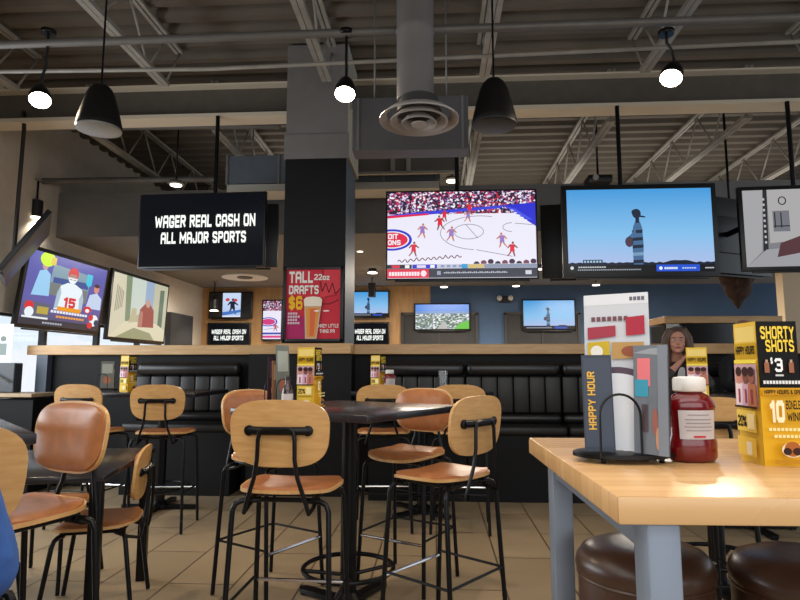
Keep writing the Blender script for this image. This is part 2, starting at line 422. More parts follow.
# column
cx0 = at(283.5, 250, 5.8).x; cx1 = at(345.5, 250, 5.8).x
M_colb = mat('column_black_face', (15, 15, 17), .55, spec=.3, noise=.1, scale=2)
M_cols = mat('column_grey_side', (96, 108, 122), .5, noise=.05)  # side toned light blue-grey for the light falling on it
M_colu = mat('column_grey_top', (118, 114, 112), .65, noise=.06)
b = MB(); b.span((cx0, 5.8, 1.44), (cx1, 6.48, 3.36))
b.bm.faces.ensure_lookup_table()
b.bm.normal_update()
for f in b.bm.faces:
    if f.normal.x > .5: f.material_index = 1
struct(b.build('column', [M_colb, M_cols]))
b = MB(); b.span((cx0-.015, 5.785, 3.36), (cx1+.03, 6.5, 3.62), .004); b.span((cx0, 5.8, 3.62), (cx1+.01, 6.48, 4.6))
b.bm.normal_update()
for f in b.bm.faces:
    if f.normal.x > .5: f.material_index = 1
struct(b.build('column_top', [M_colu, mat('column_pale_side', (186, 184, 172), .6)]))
# girder over the half wall
GY = 6.12
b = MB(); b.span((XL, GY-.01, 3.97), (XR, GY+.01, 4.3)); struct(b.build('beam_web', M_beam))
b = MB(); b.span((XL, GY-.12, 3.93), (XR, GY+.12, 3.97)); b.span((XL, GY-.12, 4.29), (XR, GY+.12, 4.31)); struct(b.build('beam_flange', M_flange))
# open web joists running away from the camera
def joist(name, x, y0, y1, zb, zt, w=.052):
    b = MB()
    for s in (-1, 1):
        b.span((x+s*w*.5-.023, y0, zb), (x+s*w*.5+.023, y1, zb+.04)); b.span((x+s*w*.5-.018, y0-.1, zt-.03), (x+s*w*.5+.018, y1+.3, zt))
    k = 0; y = y0
    while y < y1-.2:
        a = (x, y, zb+.02) if k % 2 == 0 else (x, y, zt-.02); c = (x, min(y+.42, y1), zt-.02) if k % 2 == 0 else (x, min(y+.42, y1), zb+.02)
        b.tube([a, c], .012, 6); y += .42; k += 1
    b.tube([(x, y1, zb+.02), (x, y1+.3, zt-.03)], .012, 6)
    return struct(b.build(name, M_joist))
for x in (-4.3, -2.72, -1.06, .5, 2.04, 3.6, 5.1):
    joist('ceiling_joist', x, 1.0, 5.55, 4.06, 4.6)
    joist('ceiling_joist', x*.97+.05, 6.6, 12.2, 4.02, 4.6)
# second girder deeper in
b = MB(); b.span((XL, 12.2, 3.7), (XR, 12.35, 4.3)); struct(b.build('beam_rear', M_beam))

# ================================================================== FURNITURE
def make_stool(name, label, cat, sz, low=False):
    """faces +Y; sz = height of the seat top"""
    t = empty(name, label, cat)
    def zf(u, v):
        r = .012*(u/.21)**2
        f = -.02*max(0, (v-.10)/.11)**2 if v > .10 else 0
        bk = .018*max(0, (-v-.08)/.12)**2 if v < -.08 else 0
        return r+f+bk
    MB().shell(.208, .20, 3.0, lambda u, v, q: Vector((u*(1-.08*(-v/.2)), v, sz-.034+zf(u, v)+q)), .014).build('seat', M_plyh, t, True)
    def pad(u, v, q):
        e = 1-min(1, max(abs(u)/.2, abs(v)/.192))**6
        return Vector((u*(1-.08*(-v/.2)), v, sz-.0195+zf(u, v)+(.020*e if q else 0)))
    MB().shell(.2, .192, 3.0, pad, .02, nr=9).build('seat_pad', M_lea, t, True)
    zc, ah, bh = sz+.221, .203, .134
    def by(u, v): return -.195+.30*u*u-.10*(v)
    MB().shell(ah, bh, 3.1, lambda u, v, q: Vector((u*(1-.07*v/bh*-.6), by(u, v)-q, zc+v)), .014).build('backrest', M_ply, t, True)
    def bpad(u, v, q):
        e = 1-min(1, max(abs(u)/.194, abs(v)/.126))**6
        return Vector((u*(1-.07*v/bh*-.6), by(u, v)+.001+(.018*e if q else 0), zc+v))
    MB().shell(.194, .126, 3.0, bpad, .02, nr=9).build('back_pad', M_lea, t, True)
    # bracket on the back of the backrest
    b = MB(); b.tube([(-.118, -.208, zc+.012), (-.06, -.224, zc+.012), (.06, -.224, zc+.012), (.118, -.208, zc+.012)], .017, 10)
    for s in (-1, 1):
        b.lathe([(.0, -.014), (.021, -.014), (.021, .008), (.0, .012)], 18, M=Matrix.Translation((s*.12, -.207, zc+.012)) @ Matrix.Rotation(pi/2, 4, 'X'), cap=False)
    b.build('back_bracket', M_black, t, True)
    zb = sz-.06
    pts = []
    half = [(.068, -.238, zc+.010), (.074, -.240, zc-.02), (.076, -.240, zc-.10), (.088, -.236, sz+.05), (.118, -.226, sz-.04), (.130, -.218, sz-.085), (.135, -.16, sz-.075), (.13, -.10, sz-.052)]
    pts = [(-x, y, z) for x, y, z in half[::-1]]+[(-.05, -.236, zc+.020), (.05, -.236, zc+.020)]+half
    MB().tube(pts, .0088, 8).build('back_support', M_black, t, True)
    b = MB()
    for s in (-1, 1): b.tube([(s*.13, -.15, sz-.046), (s*.13, .13, sz-.046)], .010, 8)
    for s in (-1, 1): b.tube([(-.15, s*.13, sz-.052), (.15, s*.13, sz-.052)], .010, 8)
    b.build('seat_frame', M_black, t, True)
    spread = .205 if not low else .215
    def legpt(sx, sy, z):
        k = 1-z/(sz-.09)
        return Vector((sx*(.198+(spread+.012-.198)*k), sy*(.165+(spread-.165)*k), z))
    for sx in (-1, 1):
        for sy in (-1, 1):
            p = [(sx*.10, sy*.13, sz-.053), (sx*.165, sy*.148, sz-.055), (sx*.187, sy*.158, sz-.064), legpt(sx, sy, sz-.09), legpt(sx, sy, sz*.5), legpt(sx, sy, .006)]
            MB().tube(p, .0115, 10).build('leg', M_black, t, True)
    if not low:
        zf_ = .29
        for a, c in (((-1, -1), (-1, 1)), ((1, -1), (1, 1)), ((-1, -1), (1, -1))):
            MB().tube([legpt(*a, zf_), legpt(*c, zf_)], .0065, 8).build('stretcher', M_black, t, True)
        MB().tube([legpt(-1, 1, zf_-.02), legpt(1, 1, zf_-.02)], .0085, 8).build('footrest', M_chrome, t, True)
    return t
bar0 = make_stool('bar_stool', 'bar stool with plywood back nearest the foot ring of the black square table', 'bar stool', .745)
low0 = make_stool('dining_chair', 'low brown dining chair seen side-on at the end of the low black table', 'chair', .46, True)
BG = 'plywood and brown leather bar stools'
bar0['group'] = BG
bar0.location = (-.62, 2.58, 0); bar0.rotation_euler.z = R(-2)
for lab, x, y, rz in (
    ('bar stool mostly hidden behind another stool at the table with foot ring', -.93, 3.38, -120),
    ('bar stool turned side-on, plywood back angled at the near corner of black square table', .035, 2.90, 52),
    ('bar stool with brown back pad showing above far edge of black square table', -.165, 3.58, 152),
    ('bar stool with plywood back below the yellow box and ketchup on the booth table', -.41, 4.72, 4),
    ('bar stool with plywood back beside the tall beer glass on the booth table', .185, 4.72, -3),
    ('bar stool with plywood back and whole seat visible in front of the short black booth', -2.12, 4.6, 6),
    ('bar stool half hidden behind a brown leather chair back near the grey wall post', -2.74, 4.66, -6),
    ('bar stool with wide brown pad facing the camera by the table with daylight', -1.47, 2.05, 158),
    ('bar stool cut off by the picture edge beside the person in blue', -1.285, 1.44, 42),
    ('bar stool with plywood back just behind the red ketchup bottle', 1.19, 2.93, 4),
): dup(bar0, lab, (x, y, 0), R(rz), BG)
DG = 'low brown dining chairs'
low0['group'] = DG; low0.location = (-1.745, 3.08, 0); low0.rotation_euler.z = R(107)
for lab, x, y, rz in (
    ('low dining chair beyond the low black table, top of its brown back just showing', -2.27, 3.44, 180),
    ('low dining chair pushed under the near side of low black table, corner of seat showing', -2.02, 2.42, 5),
    ('low dining chair under the person in blue', -.95, .92, 90),
): dup(low0, lab, (x, y, 0), R(rz), DG)

def make_bar_table(label, s, h=1.02, ring=True, group='black square bar tables'):
    t = empty('bar_table', label, 'table', group=group)
    MB().box((0, 0, h-.018), (s, s, .036), .006).build('tabletop', M_lam, t, True)
    b = MB(); b.lathe([(.043, .03), (.043, h-.05)], 24); b.box((0, 0, h-.044), (.34, .34, .016), .003); b.build('pedestal', M_black, t, True)
    if ring:
        b = MB(); rr = .235; zr = .19
        b.tube([(rr*cos(2*pi*k/48), rr*sin(2*pi*k/48), zr) for k in range(48)], .012, 10, closed=True)
        b.build('foot_ring', M_black, t, True)
        for k in range(4):
            a = pi/4+k*pi/2
            MB().tube([(.04*cos(a), .04*sin(a), zr-.03), (rr*cos(a), rr*sin(a), zr)], .010, 8).build('ring_spoke', M_black, t, True)
    b = MB()
    for k in range(4):
        a = k*pi/2; Rm = Matrix.Rotation(a, 4, 'Z')
        b.prism([(.0, -.035), (.31, -.03), (.33, -.015), (.33, .015), (.31, .03), (0, .035)], .012, .035, Rm)
        b.lathe([(.025, 0), (.025, .014)], 14, c=Rm @ Vector((.30, 0, 0)))
    b.lathe([(.075, .012), (.075, .045), (.046, .075)], 24)
    b.build('base', M_black, t, True)
    return t
tb = make_bar_table('black square bar table holding the yellow box, with round foot ring', .88)
tb.location = (-.46, 3.2, 0); tb.rotation_euler.z = R(-30)
t4 = dup(tb, 'black bar table with tall beer glass in front of the long booth', (-.12, 5.2, 0), R(45))
t6 = dup(tb, 'black bar table in front of the short booth near the grey post', (-2.42, 5.2, 0), R(2))
t3 = dup(tb, 'bar table corner catching bluish daylight at the picture edge', (-1.90, 1.86, 0), R(45))
t7 = dup(tb, 'black bar table behind the red ketchup bottle and plywood stool', (1.55, 3.5, 0), R(4))
t8 = dup(tb, 'black bar table in front of the woman with long hair', (2.42, 4.85, 0), R(0))
# scale the booth-side tops a little narrower by using their own mesh is unnecessary: same model in the place

# low black table
t = empty('dining_table', 'low black rectangular table with square legs at dining height', 'table', (-2.07, 2.97, 0), R(13))
MB().box((0, 0, .735), (1.0, .95, .03), .005).build('tabletop', M_lam, t, True)
for sx in (-1, 1):
    for sy in (-1, 1): MB().box((sx*.462, sy*.437, .36), (.052, .052, .72), .004).build('leg', M_black, t, True)

# butcher block table
M_block = brick_mat('butcher_block', (214, 172, 120), (200, 156, 104), (176, 132, 84), .62, .045, .0012, .24, rot=0, noise=.12, bump=.0)
t = empty('high_table', 'high butcher block table with grey steel legs holding menus and ketchup', 'table', (1.087, 1.437, 0), R(1.2))
TW, TD = 1.60, .815
b = MB(); b.box((0, 0, .9975), (TW, TD, .045), .004)
b.build('tabletop', M_block, t, True)
for sx in (-1, 1):
    for sy in (-1, 1): MB().box((sx*(TW/2-.078), sy*(TD/2-.05), .487), (.054, .07, .974), .004).build('leg', M_steel, t, True)
for sx in (-1, 1):
    r_ = MB().box((sx*(TW/2-.077), 0, .945), (.042, TD-.172, .056), .004).build('apron_rail', M_steel, t, True)
    for yy in (-.04, .06):
        MB().lathe([(.008, 0), (.008, .008), (.004, .012)], 12, M=Matrix.Translation((sx*(TW/2-.077)-.021, yy-.10, .945)) @ Matrix.Rotation(-pi/2, 4, 'Y')).build('bolt', M_chrome, r_, True)
MB().box((0, 0, .945), (TW-.24, .06, .05), .004).build('centre_rail', M_steel, t, True)

# upholstered drum stools
def drum(label, x, y, k=.9):
    t = empty('drum_stool', label, 'stool', (x, y, 0), 0, 'brown leather drum stools')
    z = lambda q: [(a*k, b_) for a, b_ in q]
    MB().lathe(z([(.02, .786), (.08, .786), (.13, .781), (.165, .768), (.182, .746), (.186, .73), (.182, .714), (.176, .708)][::-1]), 40).build('cushion', M_dlea, t, 60)
    MB().lathe(z([(.172, .43), (.178, .45), (.179, .69), (.176, .706)]), 40).build('drum_body', M_dlea, t, True)
    MB().tube([(.178*k*cos(2*pi*i/40), .178*k*sin(2*pi*i/40), .708) for i in range(40)], .0045, 6, closed=True).build('piping', M_dlea, t, True)
    MB().lathe([(.035, .03), (.035, .43)], 20).build('pedestal', M_black, t, True)
    MB().lathe([(.165, 0), (.165, .012), (.05, .035)], 36).build('base', M_steel, t, True)
drum('brown leather drum stool partly behind the steel table leg', .525, 1.60)
drum('brown leather drum stool under the table below the yellow box', .885, 1.53, .92)

# booths
M_pipe_v = mat('black_vinyl_roll', (30, 28, 28), .32, noise=.1, scale=14)
def booth(label, xa, xb, ywall):
    w = xb-xa-.012; t = empty('booth_bench', label, 'booth', ((xa+xb)/2, ywall, 0), 0, 'black vinyl booth benches')
    yf = -.36
    MB().box((0, yf/2+.0, .30), (w, -yf-.01, .60)).build('bench_base', M_dark, t)
    b = MB(); b.box((0, yf/2-.015, .645), (w, -yf+.02, .09), .035, seg=4); b.build('seat_cushion', M_vinyl, t, True)
    nch = max(4, round(w/.155)); cw = w/nch
    b = MB()
    for k in range(nch):
        b.box((-w/2+cw*(k+.5), -.075, .965), (cw-.001, .12, .36), .022, seg=3)
    b.build('back_cushion', M_vinyl, t, True)
    b = MB(); b.box((0, -.085, .735), (w, .13, .10), .045, seg=4); b.build('lumbar_roll', M_pipe_v, t, True)
    b = MB(); b.box((0, -.08, 1.215), (w, .14, .14), .06, seg=4); b.build('head_roll', M_pipe_v, t, True)
xb0 = at(372, 400, 5.98).x
booth('black vinyl booth bench, short one with channelled back by the wide pier', at(139, 400, 6.05).x, at(243, 400, 6.05).x, 6.08)
labs = ['black booth bench section next to the column, behind the tall beer glass', 'black booth bench section between the beer glass and the upright menu', 'black booth bench section where the woman with long hair sits', 'black booth bench section behind the yellow box of the wooden table']
for i, l in enumerate(labs): booth(l, xb0+.93*i, xb0+.93*(i+1), 5.98)

# ================================================================== TELEVISIONS
def make_tv(name, label, w, h, art, loc, rz=0, tilt=0, pole=None, bez=.018, dep=.05, group=None, cat='television', rear=False):
    """loc = centre of the screen; screen faces -Y before turning"""
    t = empty(name, label, cat, loc, rz, group)
    Rx = Matrix.Rotation(tilt, 4, 'X')
    b = MB(); b.box((0, dep/2+.001, 0), (w+2*bez, dep, h+2*bez), .006)
    bmesh.ops.transform(b.bm, matrix=Rx, verts=b.bm.verts[:]); b.build('casing', M_blackpl, t, True)
    b = MB(); b.box((0, dep+.012, 0), (w*.6, .03, h*.5), .008); bmesh.ops.transform(b.bm, matrix=Rx, verts=b.bm.verts[:]); b.build('back_cover', M_blackpl, t, True)
    if art is not None:
        s = art.build('screen', t, (0, -.0005, 0)); s.rotation_euler.x = tilt
    b = MB(); b.box((0, -.006, -h/2-bez-.012), (w*.9, .03, .022), .004); bmesh.ops.transform(b.bm, matrix=Rx, verts=b.bm.verts[:]); b.build('sound_bar', M_blackpl, t, True)
    if pole is not None:
        MB().tube([(pole[0], dep+.05, -.1), (pole[0], dep+.05, pole[1])], .022, 12).build('ceiling_pole', M_black, t, True)
        MB().box((pole[0], dep+.035, 0), (.16, .03, .3), .004).build('mount_bracket', M_black, t)
    return t
GOLDEN = None
K = emis
def sub(art, u0, v0, u1, v1):
    """a view onto part of a picture"""
    class S(Art):
        def __init__(s): s.__dict__ = art.__dict__; s_b = None
        def P(s, u, v): return ((u0+(u1-u0)*u-.5)*art.w, (v0+(v1-v0)*v-.5)*art.h)
        @property
        def k(s): return art.__dict__['k']
    o = object.__new__(Art); o.__class__ = type('SubArt', (Art,), {'P': lambda s, u, v: ((u0+(u1-u0)*u-.5)*art.w, (v0+(v1-v0)*v-.5)*art.h)})
    o.__dict__ = art.__dict__
    return o
def player(a, u, v, hh, shirt, skin, shorts, lean=0, mir=1):
    """small figure, feet at (u, v), height hh in picture units"""
    wu = hh*a.h/a.w
    def q(x, y): return (u+mir*(x+lean*y)*wu, v+y*hh)
    a.upoly([q(-.02, .5), q(.1, .5), q(.24, .0), q(.16, 0), q(.03, .3)], skin)
    a.upoly([q(-.12, .5), q(.02, .5), q(-.06, .25), q(-.26, .02), q(-.32, .05), q(-.16, .27)], skin)
    a.upoly([q(-.14, .55), q(.14, .55), q(.18, .33), q(.02, .36), q(-.14, .3)], shorts)
    a.upoly([q(-.13, .52), q(.13, .52), q(.18, .82), q(-.16, .82)], shirt)
    a.upoly([q(.14, .82), q(.2, .76), q(.38, .6), q(.33, .55), q(.12, .68)], skin)
    a.upoly([q(-.14, .82), q(-.2, .78), q(-.34, .58), q(-.28, .55), q(-.11, .7)], skin)
    a.ell(*q(.03, .92), .08*wu, .09*hh, skin, 12)
M_crowd = emis_mosaic('crowd_picture', [(30, 18, 44), (196, 40, 66), (225, 205, 230), (70, 40, 90), (240, 240, 250), (40, 24, 50), (170, 60, 110), (24, 14, 30), (150, 130, 180)], 52, .95, (1, 1, 1.15))
def art_basket(w, h, crop=(0, 1), simple=False):
    a = Art(w, h)
    a.rect(0, 0, 1, 1, K((226, 224, 238), 1.05))
    a.rect(0, .74, 1, 1, M_crowd)
    a.upoly([(0, .70), (.28, .735), (.78, .80), (.78, .83), (.28, .775), (0, .73)], K((60, 66, 210), 1))
    a.upoly([(0, .695), (.28, .73), (.28, .75), (0, .725)], K((220, 40, 80), 1))
    a.upoly([(.78, .83), (1, .86), (1, .585)], K((40, 44, 200), 1.05))
    a.upoly([(.80, .815), (.865, .79), (.98, .66), (.95, .66)], K((70, 80, 220), 1.05))
    if not simple:
        for k in range(5): a.line([(.835+.022*k, .775-.028*k), (.855+.022*k, .765-.028*k)], .006*w, K((235, 235, 250), 1))
    a.ell(.03, .445, .137, .125, K((40, 50, 190), 1.05), 40); a.ell(.03, .445, .118, .10, K((235, 232, 242), 1), 40); a.ell(.03, .445, .108, .088, K((212, 30, 66), 1.05), 40)
    a.text('OIT', -.0+.004, .455, .072, .515, K((240, 236, 244), 1)); a.text('ONS', .004, .385, .09, .442, K((240, 236, 244), 1))
    ln = K((120, 116, 128), 1)
    a.ring(.62, .515, .26, .195, .004*w, ln, 40, R(70), R(262)); a.ring(.55, .53, .10, .085, .004*w, ln, 30)
    a.line([(.53, .615), (.61, .455)], .004*w, ln); a.ring(.84, .575, .06, .05, .004*w, ln, 24, R(90), R(270)); a.line([(.86, .62), (.98, .6)], .004*w, ln); a.line([(.6, .32), (.84, .24)], .004*w, ln)
    # scrawled signature on the floor
    sg = K((96, 40, 50), 1)
    a.line([(.07+.43*i/60, .195+.055*i/60+.015*sin(i*1.15)*(1 if i % 9 else 1.8)) for i in range(61)], .006*w, sg)
    red, prp, sk, dsk = K((220, 36, 62), 1), K((150, 120, 190), 1), K((196, 120, 96), 1), K((140, 76, 70), 1)
    for u, v, s_, m_ in ((.175, .25, red, 1), (.235, .46, prp, 1), (.385, .65, red, 1), (.36, .55, red, -1), (.43, .42, prp, 1), (.545, .64, prp, 1), (.56, .73, red, -1), (.775, .34, prp, -1), (.835, .235, red, 1)):
        player(a, u, v, .17 if v < .6 else .14, s_, sk if s_ is prp else dsk, s_, .05, m_)
    for k in range(9): a.ell(.60+.047*k, .155+.012*(k % 3), .020, .03, K([(30, 16, 30), (120, 60, 80), (60, 30, 60)][k % 3], 1), 12)
    a.rect(0, .105, 1, .155, K((206, 204, 220), .9))
    a.rect(0, .108, .165, .153, K((24, 20, 34), 1)); a.rect(.03, .115, .085, .146, K((212, 36, 66), 1)); a.rect(.17, .108, .335, .153, K((36, 44, 190), 1)); a.rect(.2, .115, .26, .146, K((220, 210, 235), 1))
    a.rect(.12, .113, .15, .148, K((235, 235, 240), 1)); a.rect(.29, .113, .32, .148, K((235, 235, 240), 1))
    for k in range(4): a.rect(.36+.04*k, .118, .385+.04*k, .145, K((120, 150, 190), 1))
    a.rect(.5, .105, .54, .155, K((40, 150, 210), 1)); a.rect(.54, .108, .65, .15, K((205, 180, 110), 1)); a.rect(.65, .108, 1, .15, K((140, 150, 175), .9))
    a.rect(0, 0, 1, .105, K((44, 48, 66), .8)); a.rect(0, 0, .28, .10, K((214, 24, 60), 1.05))
    for k in range(11): a.rect(.012+.019*k, .025, .027+.019*k, .07, K((246, 225, 232), 1))
    a.ell(.245, .05, .02, .035, K((240, 220, 230), 1), 16)
    for k in range(34): a.rect(.38+.0125*k, .048, .388+.0125*k, .066 if k % 3 else .06, K((190, 195, 210), 1))
    a.rect(.335, .03, .36, .075, K((150, 160, 180), .9)); a.rect(.92, .03, .96, .075, K((200, 205, 215), 1))
    return a
def art_sky(w, h, nm, detail=True):
    a = Art(w, h)
    a.rect(0, 0, 1, 1, K((6, 8, 12), .6))
    a.rect(0, .085, 1, 1, emis_grad('sky_picture_'+nm, [(0, (176, 186, 224)), (1, (66, 150, 214)), (.45, (128, 186, 230))], h, 1.0))
    bk = K((20, 30, 52), .8)
    hz = [(0, .085)]+[(k/40, .085+.022+.014*abs(sin(k*1.7))+(.02 if 27 < k < 34 else 0)) for k in range(41)]+[(1, .085)]
    a.upoly(hz, bk)
    # figure in a striped coat holding a ball, in profile
    dk = K((24, 36, 58), .9); md = K((70, 108, 150), .9); lt = K((120, 160, 190), .9)
    def Q(pts, m): a.upoly([(.478+x*.44*h/w, .09+y*.64) for x, y in pts], m)
    Q([(-.11, 0), (.14, 0), (.17, .35), (.15, .68), (.10, .80), (-.02, .82), (-.09, .70), (-.13, .42)], md)
    for y0 in (.02, .16, .30, .44, .58): Q([(-.12, y0), (.15, y0+.01), (.16, y0+.07), (-.12, y0+.06)], dk if y0 not in (.16,) else lt)
    Q([(-.02, .78), (.08, .78), (.08, .88), (-.02, .88)], dk)
    a.ell(.482, .70, .030, .058, dk, 22); a.ell(.474, .715, .026, .04, dk, 18)
    Q([(.05, .93), (.24, .90), (.24, .875), (.05, .89)], dk)
    Q([(-.02, .74), (-.1, .6), (-.26, .5), (-.20, .44), (-.02, .54)], md)
    a.ell(.424, .36, .026, .058, K((84, 58, 74), .8), 20)
    a.ring(.424, .36, .026, .058, .004*w, dk, 20)
    if detail:
        a.rect(.1, .105, .235, .15, dk)
        for k in range(6): a.rect(.107+.021*k, .115, .121+.021*k, .14, K((160, 190, 220), 1))
        a.rect(.60, .005, .895, .085, K((32, 80, 200), 1)); 
        for k in range(7): a.rect(.655+.013*k, .03, .665+.013*k, .055, K((220, 232, 250), 1))
        for k in range(6): a.rect(.775+.016*k, .035, .787+.016*k, .05, K((190, 210, 245), 1))
        a.ell(.63, .043, .012, .02, K((230, 238, 250), 1), 14)
        for k in range(7): a.rect(.93+.01*k, .035, .938+.01*k, .05, K((190, 195, 205), 1)) if .93+.01*k < .99 else None
        for k in range(12): a.rect(.065+.016*k, .052, .077+.016*k, .068, K((200, 205, 212), .9))
        for k in range(30): a.rect(.06+.0145*k, .02, .07+.0145*k, .034, K((170, 176, 186), .8))
        a.ell(.02, .05, .012, .02, K((220, 225, 230), .9), 14)
    else:
        a.rect(.6, .01, .85, .08, K((40, 80, 190), .9)); a.rect(.05, .03, .55, .06, K((150, 160, 180), .8))
    return a
def art_wager(w, h, glow=True, ital=False):
    a = Art(w, h)
    m, N, L, b_ = new_mat('gloss_black_screen'); b_.inputs['Base Color'].default_value = rgb(10, 11, 14); b_.inputs['Roughness'].default_value = .15; b_.inputs['Specular IOR Level'].default_value = .18
    b_.inputs['Emission Color'].default_value = rgb(14, 17, 24); b_.inputs['Emission Strength'].default_value = .6
    a.rect(0, 0, 1, 1, m)
    wt = K((246, 250, 244), 1.1)
    if not ital:
        a.text('WAGER REAL CASH ON',   .12, .54, .935, .715, wt, .22); a.text('ALL MAJOR SPORTS', .175, .315, .865, .475, wt, .22)
    else:
        a.text('WAGER REAL CASH ON', .07, .52, .93, .74, wt, .22, .2); a.text('ALL MAJOR SPORTS', .13, .22, .87, .44, wt, .22, .2)
    return a
def art_football(w, h):
    a = Art(w, h)
    a.rect(0, 0, 1, 1, emis_grad('football_picture', [(0, (78, 74, 96)), (1, (74, 78, 168)), (.35, (96, 92, 160))], h, 1.0))
    a.upoly([(.26, .45), (.28, .88), (.78, .84), (.76, .4)], K((130, 160, 176), .9)); a.upoly([(.3, .62), (.3, .7), (.76, .72), (.76, .62)], K((56, 80, 150), .9))
    a.upoly([(.26, .45), (.27, .62), (.76, .6), (.76, .4)], K((120, 126, 124), .9))
    # people either side
    a.upoly([(.08, .4), (.28, .42), (.26, .72), (.2, .78), (.13, .74)], K((150, 200, 236), 1)); a.ell(.185, .83, .035, .06, K((196, 150, 140), 1), 16)
    a.ell(.2, .92, .085, .1, K((190, 235, 20), 1.1), 22); a.rect(.24, .86, .3, .97, K((220, 190, 60), 1))
    a.upoly([(.77, .34), (.99, .34), (.98, .52), (.9, .6), (.8, .55)], K((190, 206, 232), 1)); a.ell(.885, .66, .04, .065, K((206, 140, 120), 1), 16); a.ell(.885, .71, .042, .03, K((70, 40, 40), 1), 14)
    a.upoly([(.72, .86), (.80, .86), (.80, .70), (.76, .66), (.72, .70)], K((60, 190, 220), 1))
    # player in white with a red helmet
    wh = K((222, 232, 238), 1.05); rd = K((206, 44, 52), 1.05)
    a.upoly([(.36, .25), (.37, .48), (.40, .60), (.48, .66), (.58, .66), (.68, .60), (.72, .46), (.72, .27)], wh)
    a.upoly([(.36, .27), (.40, .27), (.42, .5), (.40, .58), (.37, .5)], K((170, 190, 205), 1)); a.upoly([(.68, .27), (.72, .27), (.72, .46), (.69, .56), (.66, .45)], K((170, 190, 205), 1))
    a.ell(.535, .76, .062, .105, wh, 24); a.ell(.535, .80, .066, .10, rd, 24); a.rect(.49, .70, .58, .80, K((172, 130, 120), 1)); a.line([(.485, .735), (.585, .735)], .012*w, wh); a.line([(.49, .70), (.58, .70)], .012*w, wh); a.line([(.535, .66), (.535, .75)], .01*w, wh)
    a.text('15', .46, .30, .62, .45, rd, .26)
    a.upoly([(.4, .24), (.71, .24), (.71, .30), (.4, .3)], K((230, 150, 30), 1))
    a.ell(.8, .315, .055, .055, rd, 20); a.ell(.8, .3, .03, .03, wh, 14)
    # lower thirds
    a.rect(0, 0, 1, .09, K((52, 54, 66), .9)); a.rect(.02, .09, .31, .31, K((96, 100, 120), .9)); a.ell(.08, .25, .05, .07, rd, 16); a.ell(.09, .17, .05, .07, wh, 16); a.rect(.17, .16, .3, .26, K((180, 160, 70), 1)); a.rect(.02, .09, .31, .115, K((230, 236, 240), 1))
    for k in range(13): a.rect(.33+.037*k, .20, .36+.037*k, .235, K((226, 230, 244), 1))
    for k in range(10): a.rect(.4+.037*k, .135, .43+.037*k, .165, K((232, 160, 50), 1))
    a.ell(.91, .16, .06, .09, wh, 20); a.ell(.86, .2, .035, .05, rd, 16); a.ell(.95, .13, .035, .05, K((40, 60, 90), 1), 16); a.ell(.86, .08, .04, .05, rd, 14)
    for k in range(8): a.rect(.25+.03*k, .03, .272+.03*k, .055, K((170, 176, 190), 1))
    return a
def art_street(w, h):
    a = Art(w, h)
    a.rect(0, 0, 1, 1, K((176, 176, 150), 1))
    a.upoly([(0, 0), (0, 1), (.2, 1), (.24, .25)], K((206, 200, 176), 1)); a.upoly([(.2, 1), (.24, .25), (.32, .3), (.3, 1)], K((126, 140, 112), 1))
    a.upoly([(.3, 1), (.32, .35), (.56, .45), (.56, 1)], K((196, 206, 196), 1)); a.upoly([(.56, 1), (.56, .45), (.72, .5), (.72, 1)], K((150, 170, 196), 1))
    a.upoly([(.72, 1), (.72, .3), (1, .2), (1, 1)], K((186, 186, 160), 1)); a.upoly([(.84, .25), (.84, .9), (.93, .92), (.93, .22)], K((100, 116, 96), 1))
    a.upoly([(0, 0), (.24, .27), (.8, .3), (1, .2), (1, 0)], K((214, 206, 176), 1)); a.upoly([(.1, 0), (.4, .18), (.7, .12), (.8, 0)], K((150, 150, 116), 1))
    for k in range(5): a.line([(.06+.025*k, .4+.02*k), (.07+.025*k, .82-.02*k)], .012*w, K((140, 136, 110), 1))
    a.upoly([(.46, .2), (.76, .22), (.74, .52), (.66, .62), (.56, .60), (.48, .5)], K((150, 76, 62), 1)); a.ell(.62, .62, .045, .07, K((190, 150, 130), 1), 16); a.upoly([(.46, .2), (.54, .2), (.54, .46), (.49, .48)], K((176, 120, 100), 1)); a.upoly([(.3, .25), (.42, .28), (.42, .5), (.34, .5)], K((186, 176, 140), 1))
    pass
    return a
def art_room(w, h):
    a = Art(w, h)
    a.rect(0, 0, 1, 1, K((150, 150, 156), .62)); a.upoly([(0, 0), (0, 1), (.2, 1), (.16, .2)], K((196, 196, 198), .62)); a.upoly([(.17, .2), (.2, 1), (.24, 1), (.22, .2)], K((50, 48, 54), .5))
    a.upoly([(.24, .3), (.24, 1), (.62, 1), (.62, .35)], K((204, 202, 202), .62)); a.upoly([(.62, .35), (.62, 1), (1, 1), (1, .3)], K((126, 90, 96), .55))
    a.upoly([(0, 0), (.2, .22), (1, .3), (1, 0)], K((186, 186, 192), .62)); a.upoly([(.3, .12), (1, .28), (1, .45), (.6, .42), (.34, .3)], K((110, 66, 72), .5))
    for k in range(9): a.rect(.19, .3+.07*k, .21, .33+.07*k, K((220, 220, 220), .62))
    a.rect(.28, .45, .44, .72, K((150, 150, 160), .5)); a.line([(.3, .5), (.3, .7)], .012*w, K((40, 40, 46), .5)); a.line([(.36, .5), (.36, .7)], .012*w, K((40, 40, 46), .5)); a.line([(.28, .52), (.44, .52)], .012*w, K((40, 40, 46), .5))
    a.ring(.38, .85, .035, .05, .012*w, K((40, 40, 46), .5), 16); a.ring(.72, .68, .05, .07, .012*w, K((40, 40, 46), .5), 16); a.upoly([(.70, 1), (.78, .72), (.84, 1)], K((90, 46, 58), .5)); a.rect(.66, .3, .95, .55, K((196, 192, 196), .62)); a.rect(.72, .1, .9, .16, K((60, 60, 66), .5))
    return a
